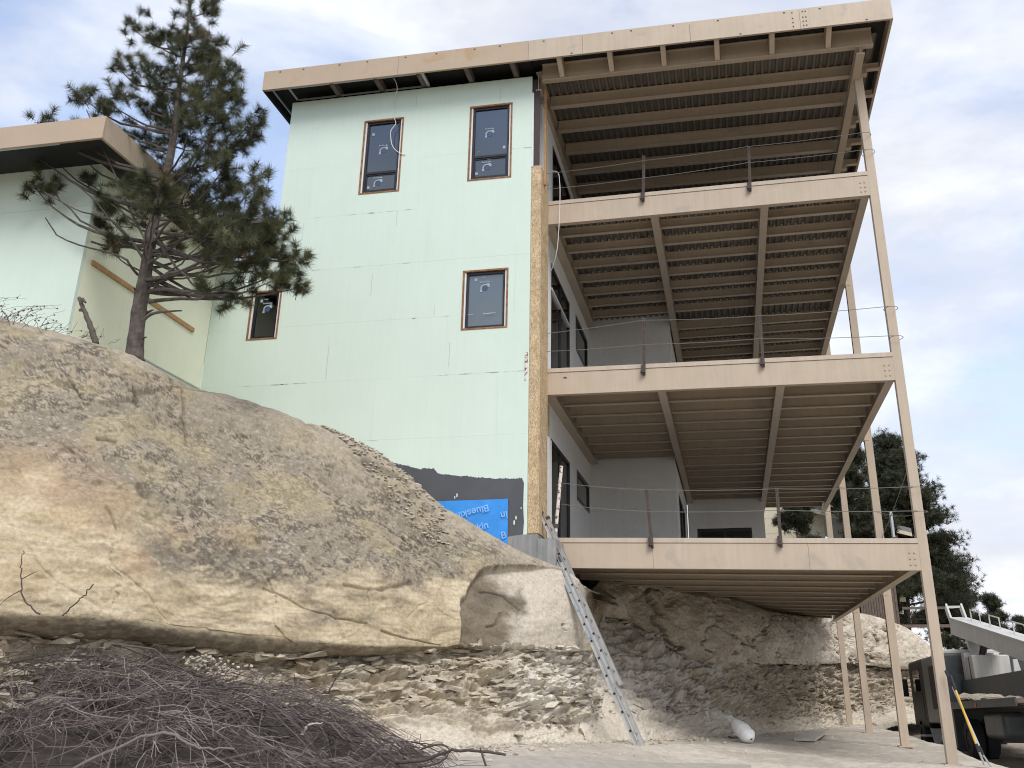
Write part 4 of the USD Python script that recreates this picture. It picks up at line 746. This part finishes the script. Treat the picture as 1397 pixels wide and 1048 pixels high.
# ================================================================== BRUSH PILE, STICKS, BUSHES
rbp = np.random.default_rng(77)
PB = [(-260, 850), (0, 868), (100, 868), (200, 882), (300, 905), (400, 930), (440, 946), (500, 992), (540, 1022), (575, 1048)]
HB_ = np.array([at(x, y, Y=-6.6) for x, y in PB])
def pile_h(x, y):
    h = np.interp(x, HB_[:, 0], HB_[:, 2]-.12, left=HB_[0, 2], right=.15); d = np.where(y > -6.6, (y+6.6)/1.6, (y+6.6)/2.9); return .1+np.maximum(h-.1, 0)*np.clip(1-d*d, 0, 1)**.5
curves, radii, tints = [], [], []
for i in range(680):
    x = rbp.uniform(HB_[0, 0], HB_[-1, 0]); y = rbp.uniform(-9.2, -5.4); hh = float(pile_h(x, y)); z = hh*rbp.uniform(.45, 1.0)
    if hh < .2 and rbp.random() < .6: continue
    L = rbp.uniform(.8, 2.3)*(.5+.5*min(1, hh)); a = rbp.normal(-.3, .7) if rbp.random() < .65 else rbp.uniform(0, 6.28); d = np.array([math.cos(a), .6*math.sin(a), rbp.normal(.0, .18)]); d /= np.linalg.norm(d)
    n = 12; t = np.linspace(-.5, .5, n)[:, None]; P = np.array([x, y, z])+d*L*t+rbp.normal(0, .35, 3)*L*.5*(t*t-.08)+np.cumsum(rbp.normal(0, .010, (n, 3)), 0)
    lim = lambda P, e: np.concatenate([P[:, :2], np.clip(P[:, 2], .1, pile_h(P[:, 0], P[:, 1])+e)[:, None]], 1)
    e = .05+.14*rbp.random()**3; P = lim(P, e); r_ = rbp.uniform(.006, .013); tone = rbp.uniform(.55, 1.5); c = (np.array([.105, .082, .077]) if rbp.random() < .70 else np.array([.195, .168, .155]))*tone; curves.append(P); radii.append(r_); tints.append(c)
    for k in range(int(rbp.uniform(12, 30))):
        u = rbp.uniform(.15, 1)*(n-1); b = P[int(u)]; g_ = d*rbp.uniform(.4, 1)+rbp.normal(0, .55, 3)*np.array([1, 1, .7])+np.array([0, 0, .12]); g_ /= np.linalg.norm(g_); l_ = rbp.uniform(.12, .75); tt = np.linspace(0, 1, 6)[:, None]
        Q = lim(b+g_*l_*tt+rbp.normal(0, .3, 3)*l_*tt*tt+rbp.normal(0, .008, (6, 3))*tt, e+.13*rbp.random()**2); curves.append(Q); radii.append(rbp.choice([.0026, .0038, .0055])); tints.append(c*rbp.uniform(.7, 1.35))
def twigs(curves, radii, tints, sides=4):
    ms = [tube(P, np.linspace(r_, r_*.5, len(P)), sides, False) for P, r_ in zip(curves, radii)]
    return trimesh.util.concatenate(ms), np.vstack([np.tile(c, (len(m.vertices), 1)) for m, c in zip(ms, tints)])
m, c = twigs(curves, radii, tints, 3)
single('brush_pile', m, M_TWIG, 'tangled pile of bare purplish brown twigs in front of the bank', 'brush', kind='stuff', col=c)
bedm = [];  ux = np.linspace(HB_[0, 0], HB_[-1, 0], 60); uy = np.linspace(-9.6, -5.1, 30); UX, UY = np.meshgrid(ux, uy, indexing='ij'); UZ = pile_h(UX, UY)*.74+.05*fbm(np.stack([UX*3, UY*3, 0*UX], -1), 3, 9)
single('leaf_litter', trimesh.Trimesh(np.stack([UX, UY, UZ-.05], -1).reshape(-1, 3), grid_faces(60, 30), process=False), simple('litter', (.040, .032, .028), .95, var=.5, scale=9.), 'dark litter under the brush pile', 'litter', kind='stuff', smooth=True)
def stick(name, pix, Y, r0, r1, tint, label, cat='branch', side=(), dY=0):
    P = np.array([at(x, y, Y=Y+dY*k) for k, (x, y) in enumerate(pix)]); q = PchipInterpolator(np.arange(len(P)), P, axis=0)(np.linspace(0, len(P)-1, 24)); q[1:-1] += np.random.default_rng(int(pix[0][0])).normal(0, .006, (22, 3))
    g = thing(name, label, cat, tuple(P[0])); m = tube(q, np.linspace(r0, r1, 24), 7); part(g, 'stem', m, M_TWIG, True, col=np.tile(tint, (len(m.vertices), 1)), loc=P[0])
    for sp in side:
        p_ = np.array([at(x, y, Y=Y-.05) for x, y in sp]); mm = tube(PchipInterpolator(np.arange(len(p_)), p_, axis=0)(np.linspace(0, len(p_)-1, 10)), np.linspace(r0*.6, r1*.6, 10), 6); part(g, 'side_twig', mm, M_TWIG, True, col=np.tile(tint, (len(mm.vertices), 1)), loc=P[0])
grey_ = (.26, .225, .205); dk_ = (.075, .058, .05)
stick('fallen_branch', [(100, 1050), (150, 1025), (200, 1003), (228, 1001), (245, 1006), (260, 1018), (290, 1022), (320, 1022)], -9.2, .016, .008, (.17, .145, .13), 'long pale grey branch curving over the front of the brush pile')
stick('fallen_branch', [(690, 1030), (660, 1026), (620, 1024), (600, 1030), (570, 1038), (540, 1040)], -6.9, .013, .020, dk_, 'dark branch sticking out to the right of the brush pile', side=[[(615, 1025), (600, 1016), (575, 1022)], [(612, 1027), (600, 1040), (570, 1046)], [(655, 1020), (658, 1030), (663, 1045)]])
stick('dry_twig', [(448, 946), (462, 920), (480, 896)], -6.3, .010, .007, dk_, 'straight dark twig standing out of the brush pile')
stick('dry_twig', [(85, 840), (105, 822), (128, 797)], -7.9, .008, .006, dk_, 'straight dark twig against the ledge on the left', side=[])
stick('dry_twig', [(55, 838), (32, 815), (28, 775), (32, 752)], -8.3, .009, .004, dk_, 'thin curved twig rising in front of the ledge at the left', side=[[(30, 805), (12, 815), (0, 826)], [(30, 790), (45, 782), (50, 780)]])
stick('pale_stick', [(412, 1004), (418, 992), (425, 988), (440, 986)], -7.6, .016, .006, (.50, .47, .43), 'short pale peeled stick on the brush pile')
stick('dead_stub', [(131, 470), (124, 448), (115, 425), (108, 406)], -5.55, .050, .026, (.10, .085, .07), 'dead broken stub standing left of the pine trunk', side=[[(112, 408), (117, 413)], [(110, 423), (108, 424)]])
bb = []; bt = []
for i in range(46):
    x = rbp.uniform(-60, 60); y0 = 440+.25*x*(x > 0); Y = rbp.uniform(-6.4, -5.6); n = 9; a = rbp.normal(.25, .5); L = rbp.uniform(22, 72); t = np.linspace(0, 1, n)
    bb.append(np.array([at(x+L*q*math.sin(a)+L*.5*q*q*rbp.uniform(0, .9), y0-L*q*math.cos(a)*(1-.45*q), Y=Y) for q in t])+rbp.normal(0, .012, (n, 3))); bt.append(np.array([.10, .08, .065])*rbp.uniform(.7, 1.5))
for i in range(14):
    x = 60+rbp.uniform(0, 90); bb.append(np.array([at(x+k*rbp.uniform(2, 7), 448+(x-60)*.25-k*rbp.uniform(0, 4), Y=-5.75) for k in range(5)])); bt.append(np.array([.12, .095, .075]))
bush = thing('bare_bush', 'leafless bush on top of the ledge at the left edge', 'bush', tuple(bb[0][0])); m, c = twigs(bb, [.0045]*len(bb), bt, 4); part(bush, 'stems', m, M_TWIG, col=c, kind='stuff', loc=bb[0][0])
lv = [];
for q in bb:
    for w_ in q[3::2]:
        if rbp.random() < .5: e = trimesh.creation.icosphere(0, .014); e.apply_translation(w_); lv.append(e)
m = trimesh.util.concatenate(lv); part(bush, 'dry_buds', m, M_TWIG, col=np.tile((.14, .10, .07), (len(m.vertices), 1)), kind='stuff', loc=bb[0][0])

# ================================================================== LOOSE STONES, SACK, PLANK
def stone(size, seed, flat=.5):
    r = np.random.default_rng(seed); pts = r.normal(size=(16, 3)); pts /= np.linalg.norm(pts, axis=1, keepdims=True); pts *= np.array([1, .8, flat])*r.uniform(.75, 1.0, (16, 1)); h = trimesh.convex.convex_hull(pts*size); return h
ST = [(498, 630, -2.55, .17, 'flat stone slab lying on the crest of the ledge'), (552, 656, -2.2, .22, 'pale flaky stone slab tilted on the crest of the ledge, largest there'), (535, 640, -2.3, .13, 'small pale stone just above the big flaky slab'), (568, 664, -2.0, .12, 'upright pointed stone on the crest beside the grey wall base'),
      (915, 1022, -1.6, .09, 'rounded stone on the ground right of the ladder foot'), (1016, 1023, -1.0, .10, 'flat pale stone in front of the white sack'), (863, 1034, -2.6, .07, 'small stone below the ladder foot'), (1053, 1001, 4.6, .20, 'flat stone between the white sack and the plank'), (1130, 1003, 6.5, .20, 'flat stone slab right of the plank'), (740, 1000, -3.3, .10, 'narrow flake of stone at the toe of the bank left of the ladder'), (904, 1011, .2, .12, 'stone flake by the toe right of the ladder'), (1190, 985, 11, .2, 'stone at the foot of the far bank by the columns')]
for k, (x, y, Y, sz, lab) in enumerate(ST):
    p_ = at(x, y, Y=Y) if y < 900 else hit(x, y+4); m = stone(sz, k+3, .35 if k in (0, 1, 7, 8) else .6); m.apply_translation(p_); single('loose_stone', m, M_STONE, lab, 'stone')
rs = np.random.default_rng(5); deb = []
for i in range(1500):
    x = rs.uniform(300, 1200); k = np.interp(x, PX, toe[:, 1]); xx = np.interp(x, PX, toe[:, 0]); q = np.array([xx+rs.normal(0, .15), k+rs.normal(-.35, .6), 0]); q[2] = ground_z(q[0], q[1])+.012
    m = stone(rs.uniform(.008, .05)*(1 if rs.random() < .93 else 1.8), i+50, .6); m.apply_translation(q); deb.append(m)
for i in range(900):
    q = hit(rs.uniform(640, 1260), 1000+48*rs.random()**.8)
    m = stone(rs.uniform(.006, .022)*(1 if rs.random() < .94 else 2.2), i+5000, .6); m.apply_translation(q); deb.append(m)
cr = np.random.default_rng(6)
for i in range(420):
    x = cr.uniform(440, 612); j = np.argmin(abs(px-x)); w_ = cr.uniform(.0, .28)*(x-430)/150; q = LED[j, int(np.clip((w_*4+1)/6*nv, 0, nv-1))]
    m = stone(cr.uniform(.015, .06), i+900, .4); m.apply_translation(q+np.array([0, -.01, .015])); deb.append(m)
for i in range(150):
    x = cr.normal(278, 24); q = at(x, 905+abs(x-275)*.2+cr.uniform(-12, 16), Y=-6.35+cr.uniform(-.15, .05)); m = stone(cr.uniform(.012, .035), i+2000, .8); m.apply_translation(q); deb.append(m)
single('rubble', deb, M_STONE, 'small broken stones strewn along the foot and crest of the rock', 'rubble', kind='stuff')
# sack
se = hit(1028, 1017); sa = at(1001, 984, Y=se[1]+.55); se = se+np.array([-.05, .05, .12])
u = np.linspace(0, 1, 26); th = np.linspace(0, 2*math.pi, 28, endpoint=False); axs = (se-sa)/np.linalg.norm(se-sa); s1 = np.cross(axs, [0, 0, 1.]); s1 /= np.linalg.norm(s1); s2 = np.cross(s1, axs)
wd = np.interp(u, [0, .06, .14, .3, .6, .85, .96, 1], [.06, .075, .055, .12, .15, .14, .09, .02]); hh = np.interp(u, [0, .06, .14, .3, .6, .85, .96, 1], [.02, .03, .05, .10, .125, .115, .07, .015])
V3 = np.array([[sa+(axs*(np.linalg.norm(se-sa)*1.25*a-.12))+s1*w_*math.copysign(abs(math.cos(t))**.8, math.cos(t))+s2*(h_*math.copysign(abs(math.sin(t))**.8, math.sin(t))) for t in th] for a, w_, h_ in zip(u, wd, hh)])
V3 += (.035*(fbm(V3*8, 3, 4)-.5))[..., None]
i, j = np.meshgrid(np.arange(25), np.arange(28), indexing='ij'); j2 = (j+1) % 28; qd = np.stack([i*28+j, i*28+j2, (i+1)*28+j2, (i+1)*28+j], -1).reshape(-1, 4)
sk = thing('sack', 'full white sack lying at the foot of the bank', 'sack', tuple(sa)); part(sk, 'body', trimesh.Trimesh(V3.reshape(-1, 3), np.vstack([qd[:, :3], qd[:, [0, 2, 3]]]), process=False), M_SACK, True, loc=sa)
part(sk, 'tied_end', trimesh.convex.convex_hull(np.array([sa-axs*.14+s1*a+s2*b-axs*c_ for a in (-.07, .07) for b in (-.015, .015) for c_ in (0, .05)])), M_SACK, loc=sa)
pl = thing('plank', 'short wide board lying on the ground under the deck', 'plank', tuple(at(1090, 1012, Y=5.6))); pa_, pb_ = hit(1098, 1013), hit(1118, 1003); pa_[2] += .05; pb_[2] += .09
pp = bar(pa_, pb_, .42, .05); part(pl, 'board', pp, simple('grey_plank', (.48, .44, .38), .85, var=.2, scale=8.), loc=at(1090, 1012, Y=5.6))
# digging tool leaning on the front column
dg = thing('post_hole_digger', 'post hole digger with yellow handles leaning on the front column', 'tool', tuple(at(1346, 1042, Y=-.45)))
da, db = at(1290, 915, Y=-.10), at(1341, 1030, Y=-.45); da2, db2 = at(1296, 922, Y=-.14), at(1336, 1026, Y=-.5); L0 = at(1346, 1042, Y=-.45)
for a_, b_ in ((da, db), (da2, db2)):
    part(dg, 'handle', tube([a_*.80+b_*.20, b_*.9+a_*.1], .019, 8), M_YEL if a_ is da2 else M_GALV, loc=L0); part(dg, 'grip', tube([a_, a_*.80+b_*.20], .024, 8), M_BLACK, loc=L0)
    part(dg, 'socket', tube([b_*.9+a_*.1, b_], .024, 8), M_BLACK, loc=L0)
for b_, e_ in ((db, at(1352, 1046, Y=-.45)), (db2, at(1343, 1044, Y=-.5))): part(dg, 'blade', bar(b_, e_, .10, .012), M_GALV, loc=L0)

# ================================================================== CRANE TRUCK
TO = np.array([9.9, 8.0, -.42])
tr = thing('crane_truck', 'black flatbed truck with a white crane boom parked on the lane', 'truck', tuple(TO), (-2.0, 0, 0))
# local frame: x across (left side at -1.15), y forwards (away from the camera), z up
def tp(parent, name, m, mtl, **k): return part(parent, name, m, mtl, **k)
def rbox(x0, x1, y0, y1, z0, z1, r=.05):
    import manifold3d as mf
    b = mf.Manifold.cube([x1-x0-2*r, y1-y0-2*r, z1-z0-2*r]).translate([x0+r, y0+r, z0+r]); s = mf.Manifold.sphere(r, 12)
    return trimesh.Trimesh(*(lambda q: (q.vert_properties[:, :3], q.tri_verts))(mf.Manifold.batch_hull([s.translate([x, y, z]) for x in (x0+r, x1-r) for y in (y0+r, y1-r) for z in (z0+r, z1-r)]).to_mesh()), process=False)
def wheel(x, y, rad, w, name='wheel'):
    prof = np.array([[rad*.52, -w/2], [rad*.90, -w/2], [rad, -w*.36], [rad, w*.36], [rad*.90, w/2], [rad*.52, w/2]]); m = trimesh.creation.revolve(prof, sections=36); m.apply_transform(trimesh.transformations.rotation_matrix(math.pi/2, [0, 1, 0])); m.apply_translation([x, y, rad])
    p_ = tp(tr, name, m, M_TYRE, smooth=30); rim = trimesh.creation.revolve(np.array([[0, -w*.15], [rad*.25, -w*.15], [rad*.3, -w*.30], [rad*.5, -w*.34], [rad*.53, -w*.45]]), sections=30); rim.apply_transform(trimesh.transformations.rotation_matrix(math.pi/2, [0, 1, 0])); rim.apply_translation([x, y, rad]); part(p_, 'rim', rim, M_TRUCKG)
for x in (-.98, .98):
    wheel(x, .2, .43, .30); wheel(x, 6.3, .43, .28); wheel(x*.66, .2, .43, .26)
tp(tr, 'chassis', [bx(-.45, -.33, -4.6, 7.2, .62, .82), bx(.33, .45, -4.6, 7.2, .62, .82), bx(-.33, .33, -2, -1.9, .62, .8), bx(-.4, .4, .1, .3, .35, .5)], M_TRUCKG)
cab = tp(tr, 'cab', rbox(-1.12, 1.12, 4.9, 7.3, .62, 2.50, .10), M_TRUCK, smooth=30)
part(cab, 'side_window', bx(-1.135, -1.118, 5.5, 6.6, 1.62, 2.25), M_GLASS); part(cab, 'rear_window', bx(-.8, .8, 4.88, 4.897, 1.65, 2.2), M_GLASS); part(cab, 'door', bx(-1.13, -1.117, 5.35, 6.75, .85, 1.60), M_TRUCK); part(cab, 'mirror', rbox(-1.42, -1.25, 6.9, 7.0, 1.5, 2.0, .03), M_TRUCK); part(cab, 'step', bx(-1.2, -.9, 5.4, 6.2, .40, .45), M_GALV)
part(cab, 'marker_light', rbox(-.95, -.85, 4.9, 5.0, 2.50, 2.56, .02), M_SACK)
tp(tr, 'tool_body', rbox(-1.16, 1.16, 2.5, 4.75, .75, 2.46, .04), M_TRUCKG, smooth=30); tp(tr, 'body_top', rbox(-.95, 1.0, 2.6, 4.2, 2.47, 2.58, .03), M_TRUCKW)
tp(tr, 'body_door', bx(-1.175, -1.163, 3.0, 3.75, 1.1, 2.2), M_TRUCK)
tp(tr, 'mud_flap', prism([(-1.1, .75), (-.7, .75), (-.75, .2), (-1.0, .25)], 1.0, 1.02), M_TRUCKG); tp(tr, 'mud_flap', prism([(-1.1, .78), (-.7, .78), (-.85, .15), (-1.0, .2)], 5.2, 5.22), M_GALV)
bed = tp(tr, 'flatbed', [bx(-1.2, 1.2, -4.8, 2.45, 1.14, 1.22)], M_FENCE); part(bed, 'edge_rail', bx(-1.23, -1.202, -4.8, 2.45, 1.08, 1.24), M_TRUCKG); part(bed, 'edge_rail', bx(1.202, 1.23, -4.8, 2.45, 1.08, 1.24), M_TRUCKG); part(bed, 'side_lamp', bx(-1.245, -1.232, -1.6, -1.45, 1.10, 1.18), M_RED)
tp(tr, 'side_board', [bx(-.66, -.62, -4.7, 2.3, 1.24, 1.78)], M_TRUCKG); tp(tr, 'headboard', bx(-1.15, .94, 2.35, 2.42, 1.24, 1.95), M_TRUCKG)
tp(tr, 'fuel_tank', rbox(-1.05, -.55, -2.9, -1.2, .45, 1.0, .12), M_TRUCKG, smooth=30); tp(tr, 'outrigger_leg', [bx(-1.12, -.9, 1.5, 1.75, .2, 1.1), bx(-1.15, -.85, 1.45, 1.8, .12, .2)], M_TRUCKG)
tu = tp(tr, 'turret', rbox(-.56, .32, 2.0, 2.3, 1.3, 2.46, .02), M_TRUCKW); part(tu, 'side_tank', rbox(-.55, .35, 1.2, 1.95, 1.5, 2.36, .03), M_TRUCKW); part(tu, 'tank_cap', rbox(-.15, .05, 1.4, 1.6, 2.36, 2.42, .02), M_TRUCKW); part(tu, 'tank_strap', bx(-.56, -.552, 1.5, 1.56, 1.5, 2.34), M_TRUCKG)
part(tu, 'bracket', prism([(.36, 1.5), (.62, 1.5), (.50, 2.25), (.40, 2.25)], 1.1, 1.16), M_TRUCKW)
for k in range(5): tp(tr, 'stake_post', bx(.85, .91, -4.2+k*1.2, -4.12+k*1.2, 1.24, 2.15), M_TRUCK)
for k in range(4): tp(tr, 'hose', tube(sag((.2+.06*k, 2.2, 2.2), (.5+.05*k, .2, 1.5), .25), .02, 5), M_BLACK)
# boom: placed along the truck, sloping down towards the rear
RX = math.radians(2.0)
def loc_(p): d = np.asarray(p)-TO; return np.array([d[0], d[1]*math.cos(RX)-d[2]*math.sin(RX), d[1]*math.sin(RX)+d[2]*math.cos(RX)])
A_, B_ = loc_(at(1308, 854, Y=11.5)), loc_(at(1397, 884, Y=7.0)); bd_ = (B_-A_)/np.linalg.norm(B_-A_); E_ = A_+bd_*8.5
bm = tp(tr, 'boom', bar(A_, E_, .46, .44), M_TRUCKW); part(bm, 'top_plate', bar(A_+np.array([0, 0, .22]), E_+np.array([0, 0, .22]), .50, .03), M_TRUCKW); part(bm, 'inner_boom', bar(A_-bd_*.25, A_, .30, .28), M_TRUCKG)
part(bm, 'boom_head', [bar(A_+np.array([-.2, -.1, .1]), A_+np.array([-.2, .3, .55]), .05, .22), bar(A_+np.array([.2, -.1, .1]), A_+np.array([.2, .3, .55]), .05, .22), bx(A_[0]-.2, A_[0]+.2, A_[1]+.2, A_[1]+.25, A_[2]+.5, A_[2]+.56)], M_TRUCKW)
for d in (1.2, 2.6, 4.2, 5.8):
    q = A_+bd_*d+np.array([.1, 0, .24]); part(bm, 'grab_rail', [tube([q-bd_*.35, q-bd_*.35+[0, 0, .26], q+bd_*.35+[0, 0, .26], q+bd_*.35], .018, 6)], M_TRUCKW)
part(bm, 'strut', [bar(A_+bd_*.9-np.array([0, 0, .2]), np.array([A_[0]+.05, 2.15, 2.3]), .26, .22)], M_TRUCKW); part(bm, 'ram', tube([A_+bd_*1.9-np.array([0, 0, .22]), np.array([A_[0]+.05, 1.6, 2.3])], .09, 10), M_BLACK)
for k in range(9):
    m = stone(.26, 300+k, .4); m.apply_translation(np.array([-.92+.12*math.sin(k*2.3), -3.6+k*.55, 1.34])+TO); single('stone_slab', m, M_STONE, 'flat stone slab lying among others on the truck bed', 'stone slab', 'stone slabs on the truck bed')
single('lumber_stack', [bar(TO+np.array([-.7+.16*k, -4.2, 1.27]), TO+np.array([-.75+.16*k, -.2-.2*k, 1.30]), .13, .05) for k in range(1)], M_LUMBER, 'single board lying along the truck bed', 'board')
